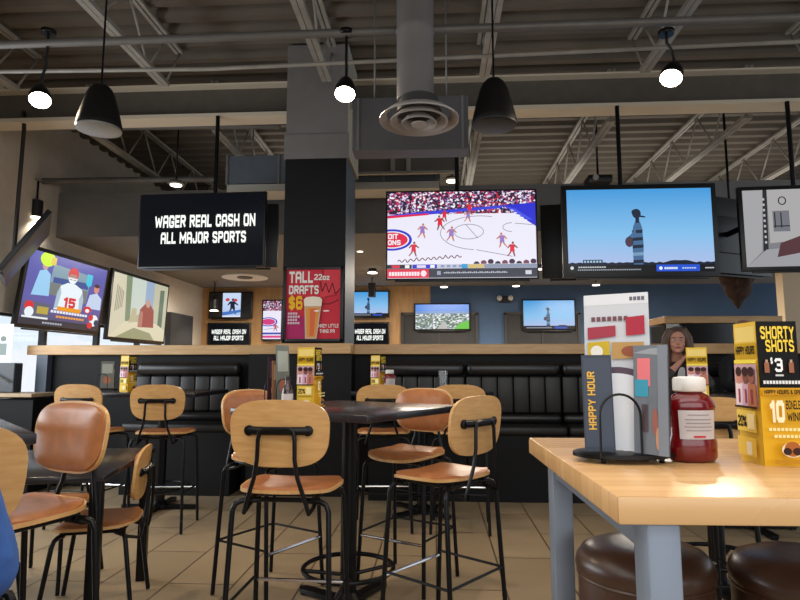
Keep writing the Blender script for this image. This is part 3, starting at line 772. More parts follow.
def art_city(w, h):
    a = Art(w, h)
    a.rect(0, 0, 1, 1, emis_mosaic('city_picture', [(190, 200, 210), (110, 130, 120), (230, 232, 236), (70, 100, 90), (150, 160, 170), (90, 120, 80)], 26, 1.0, (1, 1, 1.6)))
    a.rect(0, .72, 1, 1, K((70, 130, 214), 1.05)); a.rect(0, .62, 1, .72, K((104, 140, 190), 1))
    a.upoly([(.72, 0), (1, 0), (1, .35), (.84, .25)], K((96, 190, 60), 1)); a.upoly([(.4, 0), (.52, .3), (.56, .3), (.6, 0)], K((176, 176, 176), 1))
    return a
def art_portrait(w, h):
    a = Art(w, h)
    m = K((12, 13, 16), .5)
    a.rect(0, 0, 1, 1, m); a.rect(.31, 0, .75, 1, emis_grad('portrait_picture', [(0, (150, 180, 226)), (1, (196, 214, 240)), (.4, (186, 206, 236))], h, 1.0))
    d = K((20, 30, 60), .9); r_ = K((200, 60, 70), 1)
    player(a, .55, .12, .65, d, d, d, 0, 1); a.ell(.43, .72, .05, .07, r_, 14); a.ell(.62, .7, .05, .06, r_, 14); a.upoly([(.31, .05), (.75, .2), (.75, .3), (.31, .2)], K((60, 110, 190), 1)); a.rect(.31, 0, .75, .06, K((220, 226, 240), 1))
    return a
def tv_px(px0, px1, py0, py1, Y):
    a = at(px0, (py0+py1)/2, Y); b_ = at(px1, (py0+py1)/2, Y); c = at((px0+px1)/2, py0, Y); d = at((px0+px1)/2, py1, Y)
    return (b_-a).length, (c-d).length, (a+b_)/2
YT = 5.9
def hang(px0, px1, py0, py1, art_fn, label, polepx, rz=0, tilt=0, name='hanging_television', bez=.018):
    w, h, c = tv_px(px0, px1, py0, py1, YT)
    c.z = (at((px0+px1)/2, py0, YT).z+at((px0+px1)/2, py1, YT).z)/2
    pp = at(polepx, 150, YT).x-c.x
    return make_tv(name, label, w, h, art_fn(w, h), c, rz, tilt, pole=(pp, 3.93-c.z), bez=bez)
hang(387.5, 536, 191.5, 278, art_basket, 'hanging television showing a basketball game on a pale court', 457)
hang(567.5, 713, 189, 272, lambda w, h: art_sky(w, h, 'a'), 'hanging television showing a figure in a striped coat against blue sky', 622, bez=.05)
hang(139, 264, 194.5, 266, art_wager, 'hanging television with white wager lettering on a black screen', 213, rz=R(-2))
hang(746, 847, 189, 266, art_room, 'hanging television showing a pale grey room scene, cut off by the picture edge', 796, rz=R(-4), bez=.04)
# sets hung back to back with those, facing the other room
def rear_tv(label, px, py, Y, w, h, rz):
    c = at(px, py, Y)
    t = make_tv('hanging_television', label, w, h, None, c, rz, 0)
    v = Matrix.Rotation(-rz, 3, 'Z') @ Vector((0, -1, 0))
    MB().tube([(0, .06, 0), Vector((0, .06, 0))+v*(Y-6.14)], .03, 10).build('mount_arm', M_black, t, True)
    return t
rear_tv('black back of a television hung behind the one with wager lettering', 222, 236, 6.5, 1.26, .70, R(184))
rear_tv('black television edge showing past the basketball side of the blue sky screen', 606, 240, 6.5, 1.36, .80, R(172))
rear_tv('black television back filling the gap beside the pale room scene screen', 722, 236, 6.5, 1.30, .80, R(205))
# side-on set near the wall
c = at(28, 251, 5.9)
t = make_tv('hanging_television', 'television hung edge-on and tilted above the football game screen', 1.15, .70, None, c, 0, 0)
vd = Vector((c.x, c.y, 0)).normalized(); vd.rotate(Matrix.Rotation(R(-1), 3, 'Z'))
hd_ = (Vector((vd.y, -vd.x, 0))*.52+Vector((0, 0, .854))).normalized(); nd = hd_.cross(vd)
t.rotation_euler = Matrix((vd, nd, hd_)).transposed().to_euler()
pl = MB().tube([at(13, 262, 6.0), at(24, 130, 6.05), at(24, 112, 6.1)], .022, 10).build('ceiling_pole', mat('dark_pole', (52, 48, 46), .5, .4), None)
bpy.context.view_layer.update(); pl.parent = t; pl.matrix_parent_inverse = t.matrix_world.inverted()

# big screens on the left wall
def wall_tv(label, pA, pB, pC, pD, X, art_fn, tilt):
    """pA top near, pB bottom near, pC top far, pD bottom far"""
    y0 = onx(pA[0], pA[1], X).y; y1 = onx(pC[0], pC[1], X).y
    z0 = (onx(*pB, X).z+onx(*pD, X).z)/2; z1 = (onx(*pA, X).z+onx(*pC, X).z)/2
    w, h = y1-y0, z1-z0
    return make_tv('wall_television', label, w, h, art_fn(w, h), (X, (y0+y1)/2, (z0+z1)/2), R(90), tilt, bez=.05)
wall_tv('wall television showing a football player in white with red helmet', (27, 250), (14, 322), (104, 269), (101, 332), XL+.20, art_football, R(7))
wall_tv('wall television showing a pale street scene', (113, 273), (111, 336), (167, 286), (164, 342), XL+.16, art_street, R(3))

# small televisions on the far wall
def far_tv(label, px0, px1, py0, py1, fn, Y=12.9):
    w, h, c = tv_px(px0, px1, py0, py1, Y); c.z = (at((px0+px1)/2, py0, Y).z+at((px0+px1)/2, py1, Y).z)/2
    return make_tv('wall_television', label, w, h, fn(w, h), c, bez=.03)
far_tv('far wall television with a lit upright picture between black sides', 210, 251, 293, 317, art_portrait)
far_tv('far wall television with small wager lettering under the upright picture', 208.5, 249, 324, 345, lambda w, h: art_wager(w, h, ital=True))
far_tv('far wall television with small wager lettering beside the column', 352, 388, 323.5, 345, lambda w, h: art_wager(w, h, ital=True))
far_tv('far wall television with the striped figure, beside the column', 350, 388, 292, 316, lambda w, h: art_sky(w, h, 'b', False))
far_tv('far wall television showing a city from above', 415.5, 469, 304.5, 329, art_city)
far_tv('far wall television with the striped figure on the navy wall', 523.5, 574.5, 300.5, 329, lambda w, h: art_sky(w, h, 'c', False))
def art_tall(w, h):
    a = Art(w, h); a.rect(0, 0, 1, 1, K((228, 224, 240), 1)); a.rect(0, .74, 1, 1, M_crowd)
    a.ell(.3, .45, .5, .12, K((50, 50, 190), 1), 30); a.ell(.3, .45, .42, .095, K((228, 224, 240), 1), 30); a.ell(.3, .45, .38, .08, K((206, 50, 120), 1), 30)
    a.rect(0, .12, 1, .17, K((60, 60, 170), 1)); a.rect(0, .03, 1, .09, K((214, 60, 130), 1)); player(a, .7, .2, .2, K((210, 60, 90), 1), K((160, 90, 80), 1), K((210, 60, 90), 1)); a.line([(.1, .25), (.9, .3)], .01, K((120, 110, 150), 1))
    return a
far_tv('far wall television showing a slice of the basketball court beside the column', 263, 281, 301, 339, art_tall)

# dark shaded openings in the navy wall
for i, (px0, px1) in enumerate(((401, 478), (504, 580))):
    a = at(px0, 315, 12.97); b2 = at(px1, 315, 12.97)
    t = empty('window_%d' % (i+6), None, None, ((a.x+b2.x)/2, 12.96, 0)); t['kind'] = 'structure'; w = b2.x-a.x
    b = MB(); 
    for s in (-1, 1): b.box((s*(w/2-.03), 0, 1.45), (.06, .06, 1.9))
    b.box((0, 0, 2.4), (w, .06, .06)); b.box((0, 0, 1.5), (.04, .05, 1.8)); b.build('window_frame', M_frame, t)
    MB().box((0, .01, 1.45), (w-.1, .02, 1.9)).build('window_shade', mat('dark_shade', (44, 44, 46), .6, noise=.2, scale=3), t)
# black cabinet by the street-scene screen
a = onx(168, 312, XL+.05); b2 = onx(190, 318, XL+.05)
t = MB().span((XL+.01, a.y, 1.0), (XL+.12, b2.y, a.z)).build('window_shade_box', mat('dark_shade', (44, 44, 46), .6)); tag(t, 'dark roller shade on the wall just beyond the street scene screen', 'window shade')

# ================================================================== POSTER ON COLUMN
def pm(c, r=.5): return mat('print_%d_%d_%d' % c, c, r, spec=.2)
w, h, c = tv_px(285.5, 341, 269, 339.5, 5.78); c.z = (at(313, 269, 5.78).z+at(313, 339.5, 5.78).z)/2
t = empty('beer_poster', 'red framed poster for tall drafts with a beer glass on the black column', 'poster', c)
b = MB()
for s in (-1, 1):
    b.box((s*(w/2+.008), -.008, 0), (.028, .024, h+.044), .003); b.box((0, -.008, s*(h/2+.008)), (w+.044, .024, .028), .003)
b.box((0, .006, 0), (w, .008, h)); b.build('frame', M_blackpl, t, True)
a = Art(w, h, .0004); red = pm((205, 50, 66)); a.rect(0, 0, 1, 1, red); a.upoly([(0, 0), (.5, 0), (.36, .3), (0, .42)], pm((176, 44, 100))); a.upoly([(.6, .55), (1, .7), (1, 1), (.7, 1)], pm((214, 66, 76)))
wt = pm((236, 232, 224))
a.line([(.62, .82), (.66, .68), (.72, .80), (.78, .66), (.84, .8), (.9, .64), (.98, .72)], .010, pm((96, 30, 36))); a.line([(.66, .5), (.8, .5), (.96, .56)], .010, pm((96, 30, 36))); a.line([(.68, .86), (.66, .98)], .008, pm((96, 30, 36))); a.line([(.7, .6), (.92, .62)], .006, pm((120, 34, 40)))
a.text('TALL', .06, .80, .49, .965, wt, .22); a.text('22oz', .51, .84, .79, .925, wt, .2); a.text('DRAFTS', .06, .64, .60, .765, wt, .22); a.text('$6', .06, .42, .31, .615, pm((240, 186, 40)), .22)
for k, tx in enumerate(('BEER', 'TALL', 'DRAFT', 'GLASS')):
    for j in range(4+k % 2): a.rect(.05+.045*j, .35-.045*k, .085+.045*j, .38-.045*k, pm((222, 190, 200)))
bw = pm((226, 150, 70)); fo = pm((240, 228, 206))
a.upoly([(.37, 0), (.575, 0), (.66, .53), (.345, .53)], pm((206, 176, 150))); a.upoly([(.40, .03), (.55, .03), (.625, .45), (.375, .45)], bw); a.upoly([(.45, .05), (.52, .05), (.56, .43), (.45, .43)], pm((222, 110, 66)))
a.upoly([(.345, .47), (.655, .47), (.665, .56), (.62, .595), (.5, .605), (.38, .595), (.335, .56)], fo)
a.ell(.57, .40, .05, .012, pm((246, 236, 226)), 16); a.ell(.74, .40, .06, .012, pm((240, 210, 210)), 16)
a.text('HAZY LITTLE', .61, .165, .965, .215, wt, .18); a.text('THING IPA', .63, .09, .9, .14, wt, .18)
a.build('poster_print', t, (0, .0005, 0))

# ================================================================== TABLE-TOP THINGS
YEL, GOLD, BLK = pm((226, 178, 40)), pm((240, 206, 70)), pm((11, 10, 11), .6)
def promo_box(label, loc, rz, group='yellow promotion boxes on the tables'):
    t = empty('promotion_box', label, 'box', loc, rz, group)
    W, D, H = .085, .095, .31
    MB().box((0, 0, H/2), (W, D, H), .0015).build('carton', YEL, t)
    # narrow yellow side with people
    def face_people():
        a = Art(D, H, .0003); a.rect(0, 0, 1, 1, pm((224, 186, 66))); a.rect(.06, .86, .94, .97, pm((232, 206, 120))); a.rect(0, .74, 1, .85, pm((196, 156, 30)))
        a.text('HAPPY HOURS', .06, .77, .94, .83, BLK, .2); a.rect(0, .705, 1, .73, pm((240, 220, 80)))
        a.rect(0, .40, 1, .70, pm((196, 160, 168)))
        for u, c1, c2 in ((.2, (236, 214, 220), (206, 140, 120)), (.52, (206, 170, 196), (130, 80, 70)), (.8, (186, 120, 90), (150, 96, 80))):
            a.upoly([(u-.2, .40), (u+.2, .40), (u+.16, .56), (u-.16, .56)], pm(c1)); a.ell(u, .61, .13, .055, pm(c2), 18); a.ell(u, .645, .14, .035, pm((60, 34, 36)), 16)
            a.rect(u-.05, .42, u+.03, .52, pm((150, 70, 90)))
        a.rect(0, .385, 1, .40, pm((60, 40, 30))); a.rect(.08, .22, .92, .37, pm((238, 206, 96))); a.text('20%', .12, .25, .52, .33, BLK, .2); a.rect(.58, .24, .88, .35, pm((250, 232, 170))); a.rect(.1, .05, .9, .18, pm((234, 196, 80))); a.rect(.5, .06, .72, .15, pm((236, 226, 200)))
        return a
    def face_shots():
        a = Art(W, H, .0003); a.rect(0, 0, 1, 1, pm((222, 170, 32))); a.rect(0, .535, 1, 1, BLK)
        a.text('SHORTY', .10, .875, .93, .965, GOLD, .2); a.text('SHOTS', .2, .785, .9, .87, GOLD, .2)
        a.text('3', .38, .645, .58, .74, pm((240, 240, 240)), .2); a.text('$', .28, .70, .34, .745, pm((240, 240, 240)), .2); a.rect(.38, .615, .58, .628, pm((200, 200, 200)))
        for u in (.12, .72): a.rect(u, .64, u+.12, .71, pm((150, 96, 70))); a.rect(u+.03, .71, u+.09, .73, pm((180, 150, 130)))
        for k in range(12): a.rect(.06+.075*k, .562, .12+.075*k, .585, pm((220, 220, 220)))
        a.rect(0, .485, 1, .53, pm((206, 150, 20))); a.text('HAPPY HOURS & OPEN', .04, .492, .97, .522, BLK, .18)
        a.text('10', .12, .30, .48, .45, pm((250, 232, 190)), .24); a.text('BONELESS', .52, .39, .98, .45, BLK, .18); a.text('WINGS', .52, .31, .98, .37, BLK, .18)
        for k in range(10): a.rect(.05+.095*k, .245, .12+.095*k, .265, pm((248, 226, 160)))
        for k in range(8): a.rect(.15+.095*k, .20, .22+.095*k, .22, pm((248, 226, 160)))
        a.ell(.55, .12, .26, .05, pm((236, 220, 190)), 22); a.ell(.55, .125, .2, .05, pm((170, 96, 40)), 20); a.ell(.42, .11, .1, .025, pm((50, 30, 20)), 14); a.ell(.66, .11, .12, .025, pm((60, 30, 20)), 14); a.rect(.1, .03, .95, .055, pm((186, 130, 20)))
        return a
    f1 = face_shots().build('printed_face', t, (0, -D/2-.0006, H/2))
    f2 = face_people().build('printed_face', t, (-W/2-.0006, 0, H/2)); f2.rotation_euler.z = R(-90)
    f3 = face_shots().build('printed_face', t, (W/2+.0006, 0, H/2)); f3.rotation_euler.z = R(90)
    return t
pb = promo_box('large yellow promotion box with black shorty shots header on the wooden table', (.7445, 1.385, 1.02), R(0))
dup(pb, 'yellow promotion box on the black square table behind plywood stool backs', (-.645, 3.02, 1.02), R(76))
dup(pb, 'yellow promotion box behind the ketchup on the wooden table, on black table', (1.345, 3.14, 1.02), R(66))
dup(pb, 'small yellow box beside a ketchup bottle on the booth table', (-.49, 5.10, 1.02), R(60))
dup(pb, 'small yellow box on the black table in front of the short booth', (-2.68, 5.05, 1.02), R(70))

def ketchup(label, loc, rz=0):
    t = empty('ketchup_bottle', label, 'bottle', loc, rz, 'ketchup bottles')
    Mk = mat('ketchup_red', (104, 7, 13), .2, coat=.4)
    prof = [(.02, .0), (.047, .002), (.054, .010), (.055, .042), (.049, .060), (.049, .10), (.055, .120), (.053, .132), (.042, .146), (.028, .154), (.026, .160)]
    MB().lathe(prof, 40, sy=.62).build('bottle_body', Mk, t, 60)
    MB().lathe([(.032, .155), (.036, .158), (.036, .182), (.033, .187), (.020, .189)], 32, sy=.8).build('cap', mat('white_cap', (226, 222, 216), .4), t, 50)
    b = MB(); n = 14; rows = []
    for z in (.052, .115):
        row = []
        for k in range(n+1):
            a = R(-90-47+94*k/n); r = .0505 if z < .11 else .0535
            row.append(b.bm.verts.new((r*1.035*cos(a), r*.62*1.06*sin(a)-.0012, z)))
        rows.append(row)
    for k in range(n): b.bm.faces.new((rows[0][k], rows[0][k+1], rows[1][k+1], rows[1][k]))
    l = b.build('label', mat('silver_label', (196, 186, 184), .35, .1, noise=.05), t, True)
    b = MB()
    for (z0, z1, ang, mi) in ((.056, .060, 14, 1), (.070, .072, 30, 0), (.078, .080, 34, 0), (.086, .088, 30, 0), (.094, .096, 32, 0), (.104, .106, 26, 0)):
        rows = []
        for z in (z0, z1):
            rows.append([b.bm.verts.new((.0545*cos(R(-90-ang+2*ang*k/8)), .0545*.62*1.05*sin(R(-90-ang+2*ang*k/8))-.0022, z)) for k in range(9)])
        for k in range(8): f = b.bm.faces.new((rows[0][k], rows[0][k+1], rows[1][k+1], rows[1][k])); f.material_index = mi
    b.build('label_print', [pm((140, 130, 130)), pm((190, 40, 50))], l)
    return t
kb = ketchup('red ketchup bottle with white cap on the wooden table', (.577, 1.395, 1.02), R(4))
dup(kb, 'small red ketchup bottle next to the yellow box on the booth table', (-.385, 5.02, 1.02), R(20))

# menu holder on the wooden table
M_wire = mat('black_wire', (16, 16, 18), .35, .5)
hc = Vector((.428, 1.40, 1.02))
def caddy(label, loc, rz=0, wire=True):
    t = empty('menu_caddy', label, 'menu holder', loc, rz, 'black wire menu caddies')
    b = MB(); b.lathe([(.112, .010), (.118, .012), (.118, .020), (.112, .022)], 40, sy=.62); b.build('base_tray', M_wire, t, True)
    for k in range(4):
        a = pi/4+k*pi/2; MB().lathe([(.006, 0), (.006, .011)], 10, c=(.095*cos(a), .055*sin(a), 0)).build('foot', M_wire, t)
    for yy in (-.062, .062):
        ox = -.035 if yy < 0 else 0
        p = [(ox-.046, yy, .015)]+[(ox-.046, yy, .09)]+[(ox-.046*cos(k*pi/14), yy, .105+.046*sin(k*pi/14)) for k in range(15)]+[(ox+.046, yy, .09), (ox+.046, yy, .015)]
        MB().tube(p, .0028, 8).build('wire_hoop', M_wire, t, True)
    return t
cd = caddy('black wire menu caddy on the wooden table beside the ketchup', hc, R(8))
def sheet(name, label, cat, W, H, art, loc, rz, lean=0, back=None, curve=0, th=.0015, group=None):
    t = empty(name, label, cat, loc, 0, group); t.rotation_euler = (lean, 0, rz)
    MB().box((0, th/2+.0004, H/2), (W, th, H)).build('card', back or M_white, t)
    art.build('print', t, (0, 0, H/2))
    return t
# tall glossy sheet, base and lower part paled for reflected light
W, H = .146, .36
a = Art(W, H, .0003); a.rect(0, 0, 1, 1, mat('glossy_sheet', (232, 235, 238), .12, coat=.8)); gl = lambda c_: mat('gloss_%d_%d_%d' % c_, c_, .14, coat=.6)
a.upoly([(0, .42), (1, .45), (1, .93), (0, .93)], gl((206, 208, 214))); a.rect(0, .93, 1, 1, gl((224, 226, 230))); pass
for k in range(4): a.rect(.72+.06*k, .95, .765+.06*k, .975, gl((110, 110, 118)))
pass
for k in range(7): a.rect(.12+.085*k, .82, .18+.085*k, .85, gl((120, 84, 92)))
a.upoly([(.06, .70), (.5, .72), (.5, .79), (.06, .78)], gl((166, 70, 84))); a.upoly([(.66, .72), (.94, .73), (.94, .85), (.66, .84)], gl((176, 60, 76))); a.upoly([(.06, .55), (.4, .56), (.4, .69), (.06, .68)], gl((206, 176, 56))); a.upoly([(.44, .57), (.92, .58), (.92, .68), (.44, .68)], gl((188, 150, 96))); a.ell(.2, .62, .1, .04, gl((236, 230, 220)), 18); a.ell(.72, .62, .14, .035, gl((150, 90, 70)), 18)
a.upoly([(0, .42)]+[(k/12, .47+.05*sin(k/12*pi)) for k in range(13)]+[(1, .42)], gl((96, 82, 96))); a.upoly([(0, .0), (0, .42)]+[(k/12, .42+.06*sin(k/12*pi)) for k in range(13)]+[(1, .0)], gl((226, 229, 234))); a.rect(.04, .0, .2, .4, gl((220, 224, 228))); pass
sheet('menu_sheet', 'tall glossy food menu sheet standing upright in the wire caddy', 'menu', W, H, a, (.418, 1.402, 1.0435), R(-28), R(-3))
# dark menu behind with vertical gold lettering
W, H = .066, .215
a = Art(W, H, .0003); a.rect(0, 0, 1, 1, pm((62, 68, 80))); a.rect(.05, .04, .95, .97, pm((70, 78, 92)))
tA = Art(.1, .02, .0003)
sheetB = sheet('dark_menu', 'dark grey menu with upright gold lettering at the back of the caddy', 'menu', W, H, a, (.368, 1.375, 1.0435), R(-6), R(-4), back=pm((60, 66, 78)))
g = Art(.13, .017, .0003); g.text('HAPPY HOUR', 0, 0, 1, 1, pm((226, 176, 70)), .2)
go = g.build('lettering', sheetB, (-.014, -.0012, H*.52)); go.rotation_euler = (0, R(-90), 0)
# grey-blue menu at the right with coloured squares
W, H = .085, .235
a = Art(W, H, .0003); a.rect(0, 0, 1, 1, pm((110, 116, 124))); a.upoly([(0, .93), (.5, .97), (1, .98), (1, .9)], pm((150, 154, 160))); a.rect(.12, .62, .5, .88, pm((226, 120, 126))); a.rect(.05, .52, .44, .68, pm((60, 150, 176))); a.ell(.62, .3, .09, .12, pm((150, 96, 84)), 18); a.ell(.7, .15, .06, .1, pm((190, 140, 110)), 18); a.rect(.25, .2, .42, .45, pm((84, 70, 76)))
a.rect(.72, 0, 1, 1, pm((126, 132, 142)))
sheet('grey_menu', 'grey menu with pink and blue squares at the front of the caddy', 'menu', W, H, a, (.462, 1.325, 1.0435), R(-54), R(-3), back=pm((86, 90, 98)))
a = Art(.085, .165, .0003); a.rect(0, 0, 1, 1, pm((52, 44, 42))); a.rect(.1, .2, .9, .8, pm((70, 56, 50)))
sheet('brown_menu', 'dark brown menu leaning behind the grey one beside the ketchup', 'menu', .085, .165, a, (.476, 1.352, 1.0435), R(-66), R(-6), back=pm((40, 34, 34)))

# caddies on the other tables, menus edge-on
def side_caddy(where, loc, rz, cols):
    c_ = dup(cd, 'black wire menu caddy '+where, loc, rz)
    Rz = Matrix.Rotation(rz, 3, 'Z')
    for k, (col, cn, hh) in enumerate(cols):
        a = Art(.105, hh, .0003); a.rect(0, 0, 1, 1, pm(col)); a.rect(.1, .55, .9, .9, pm(tuple(min(255, int(x*1.3+20)) for x in col))); a.ell(.5, .3, .3, .14, pm((190, 120, 96)), 16)
        sheet('menu_card', '%s menu card in the caddy %s' % (cn, where), 'menu', .105, hh, a, Vector(loc)+Rz @ Vector((0, -.03+.03*k, .0235)), rz+R(8-8*k), R(-3+2*k), back=pm(col))
side_caddy('on the black square table beside the yellow box', (-.80, 3.03, 1.02), R(58), (((120, 128, 124), 'tall grey', .30), ((150, 110, 80), 'tan', .22), ((60, 40, 50), 'dark plum', .24)))
side_caddy('on the table by the short booth', (-2.95, 5.2, 1.02), R(20), (((120, 124, 120), 'pale grey', .24), ((196, 176, 150), 'cream', .17), ((60, 54, 52), 'charcoal', .2)))
def sauce(label, loc, col, cn):
    t = empty('sauce_bottle', label, 'bottle', loc, 0, 'sauce bottles')
    MB().lathe([(.026, 0), (.028, .004), (.028, .09), (.020, .115), (.012, .13), (.012, .145)], 24).build('bottle_body', mat(cn, col, .2, coat=.4), t, 50)
    MB().lathe([(.013, .145), (.013, .165), (.008, .168)], 18).build('cap', M_blackpl, t, 50)
    MB().lathe([(.0286, .02), (.0286, .08)], 24, cap=False).build('label', mat(cn+'_label', (200, 190, 186), .5), t)
sauce('dark sauce bottle with pale label by the yellow box on the square table', (-.735, 2.93, 1.02), (46, 20, 22), 'dark_sauce')
sauce('reddish sauce bottle beside the dark one on the square table', (-.66, 3.12, 1.02), (130, 40, 60), 'red_sauce')

# beer glass
t = empty('beer_glass', 'tall empty beer glass on the booth table', 'glass', (.065, 5.05, 1.02))
Mg = bpy.data.materials.new('drinking_glass'); Mg.use_nodes = True
pb_ = Mg.node_tree.nodes['Principled BSDF']; pb_.inputs['Transmission Weight'].default_value = .9; pb_.inputs['Roughness'].default_value = .03; pb_.inputs['Base Color'].default_value = (.92, .95, .97, 1)
MB().lathe([(.028, .0), (.030, .004), (.027, .03), (.033, .10), (.042, .18), (.0405, .18), (.0315, .10), (.0255, .032), (.02, .022)], 28).build('glass_body', Mg, t, 60)
MB().lathe([(.0245, .0221), (.027, .034), (.028, .05)], 28).build('drink_remains', mat('melt_water', (170, 176, 182), .1), t, 60)

# ================================================================== CEILING THINGS
def tagp(o, l, c_, g=None): return tag(o, l, c_, g)
tagp(MB().tube([at(-30, 46, 4.0)*1.0, at(400, 31, 4.0), at(830, 16, 4.0)], .03, 12).build('lighting_track', M_pipe, None, True), 'grey pipe track crossing the whole ceiling above the three spotlights', 'pipe')
tagp(MB().tube([at(-30, 72, 4.5), at(210, 69, 4.5), at(400, 60, 4.5), at(830, 40, 4.5)], .017, 10).build('hanging_sprinkler_pipe', M_joist, None, True), 'thin pale pipe crossing the ceiling just below the track', 'pipe')
tagp(MB().tube([at(-20, 128, 6.6), at(280, 126, 6.6)], .035, 10).build('conduit_pipe', M_pipe, None, True), 'grey pipe just below the beam near the pole of the wager screen', 'pipe')
tagp(MB().tube([at(-20, 182, 7.4), at(215, 179, 7.4)], .04, 10).build('rear_pipe', M_pipe, None, True), 'grey pipe above the wager screen near the soffit edge', 'pipe')
M_lamp = emis((255, 236, 206), 30, 'spot_lamp_glow')
def spot(label, px, py, aim):
    p = at(px, py, 3.96); ztr = at(px, 31, 4.0).z
    t = empty('ceiling_spotlight', label, 'spotlight', p, 0, 'warm ceiling spotlights')
    ax = Vector(aim).normalized(); q = Vector((0, 0, -1)).rotation_difference(ax).to_matrix().to_4x4()
    MB().lathe([(.074, .0), (.078, .004), (.074, .05), (.05, .12), (.03, .15)], 28, M=q).build('lamp_housing', M_black, t, 50)
    MB().lathe([(.070, -.006), (.070, .002)], 28, M=q).build('lamp_lens', M_lamp, t)
    e = q @ Vector((0, 0, .15))
    MB().tube([e, (e.x*.6, e.y*.6+.02, .24), (0, .04, .28), (0, .04, ztr-p.z)], .010, 8).build('stem', M_black, t, True)
    MB().lathe([(.05, ztr-p.z-.03), (.055, ztr-p.z-.0)], 20, c=(0, .04, 0)).build('track_adapter', M_black, t)
    l = bpy.data.lights.new('spot_lamp', 'SPOT'); l.energy = 75; l.color = (1, .82, .6); l.spot_size = R(120); l.spot_blend = .8; l.shadow_soft_size = .06
    o = bpy.data.objects.new('spot_lamp', l); C.objects.link(o); o.location = p+ax*.03; o.rotation_euler = Vector((0, 0, -1)).rotation_difference(ax).to_euler()
spot('lit spotlight on the track near the dark bell speaker by the football screen', 40, 100, (.35, -.45, -1))
spot('lit spotlight in front of the column', 345, 94, (.0, -.4, -1))
spot('lit spotlight above the striped figure screen', 671, 78, (-.4, -.4, -1))
def speaker(label, px, py, rim):
    p = at(px, py, 3.8)
    t = empty('pendant_speaker', label, 'speaker', p, 0, 'pendant speakers')
    MB().lathe([(.02, .185), (.048, .174), (.072, .15), (.092, .11), (.122, 0), (.146, -.10), (.150, -.125), (.145, -.14)], 36).build('housing', mat('speaker_shell', (19, 17, 16), .6, spec=.2), t, 60)
    MB().lathe([(.147, -.128), (.147, -.146), (.13, -.150)], 36).build('rim', mat('speaker_rim_pale', (150, 146, 140), .35, .5) if rim else mat('speaker_rim_dark', (24, 23, 23), .5), t, 60)
    MB().lathe([(.14, -.1405), (.01, -.1402)], 36).build('grille', M_black, t)
    MB().tube([(0, 0, .17), (0, 0, 4.6-p.z)], .007, 8).build('cable', M_black, t, True)
speaker('dark bell-shaped hanging speaker with pale rim near the wager screen', 100, 110, True)
speaker('dark bell-shaped hanging speaker beside the round air diffuser', 494, 105, False)
# round diffuser with its duct
p = at(419, 121, 3.72)
t = empty('air_diffuser', 'round grey air diffuser of concentric rings under a duct above the basketball screen', 'air vent', p)
M_dif = mat('diffuser_paint', (158, 151, 146), .5)
for i, (ro, ri, z) in enumerate(((.262, .215, 0), (.19, .145, -.012), (.115, .08, -.022), (.05, .0, -.03))):
    if ri: prof = [(ri, z+.03), (ro, z), (ro, z+.012), (ri, z+.05)]
    else: prof = [(.002, z), (ro, z), (ro, z+.012), (.002, z+.014)]
    MB().lathe(prof, 40, cap=not ri).build('diffuser_ring', M_dif, t, 50)
MB().lathe([(.15, .05), (.14, .09), (.124, .15)], 36).build('collar', mat('collar_dark', (60, 58, 58), .6), t, 50)
b = MB(); b.lathe([(.124, .15), (.124, .62), (.132, .64), (.124, .66), (.126, 4.66-p.z)], 28, c=(-.025, .03, 0)); b.build('duct', mat('duct_grey', (112, 108, 106), .55, .1, noise=.1, scale=3), t, 60)
# plenum box
a0 = at(352, 151, 4.6); a1 = at(468, 95, 4.6)
t = empty('duct_box', 'dark grey sheet metal duct box behind the round diffuser', 'duct', ((a0.x+a1.x)/2, 4.7, a0.z))
hh = a1.z-a0.z; ww = a1.x-a0.x
MB().box((0, 0, hh/2), (ww, .2, hh), .006).build('box_body', mat('plenum_dark', (84, 82, 84), .6, noise=.06), t)
b = MB()
for s in (-1, 1): b.box((s*ww*.45, -.104, hh/2), (.02, .012, hh*.98))
b.build('flange', mat('plenum_flange', (104, 102, 104), .6), t)
MB().tube([(-.3, 0, hh), (-.3, 0, 4.6-a0.z)], .008, 6).build('hanger_rod', M_gal, t)
MB().tube([(.3, 0, hh), (.3, 0, 4.6-a0.z)], .008, 6).build('hanger_rod', M_gal, t)
# big duct crossing behind the column
a0 = at(226, 184, 7.1); a1 = at(440, 157, 7.1)
t = empty('air_duct', 'wide grey-blue air duct passing behind the column above the screens', 'duct', ((a0.x+a1.x)/2, 7.3, a0.z))
wd = a1.x-a0.x; hd = .36
MB().box((0, 0, hd/2), (wd, .42, hd), .004).build('duct_body', mat('duct_blue_grey', (98, 106, 116), .55, .1, noise=.06), t)
b = MB()
for k in range(5): b.box((-wd/2+wd*(k+.02)/4*.98, 0, hd/2), (.03, .45, hd+.03))
b.build('duct_flange', M_gal, t)
MB().box((0, -.0, -.055), (wd*.99, .40, .09)).build('lower_trim', mat('duct_white_trim', (190, 186, 176), .6), t)
for s in (-1, 1): MB().tube([(s*wd*.4, 0, hd), (s*wd*.4, 0, 4.6-a0.z)], .008, 6).build('hanger_rod', M_gal, t)
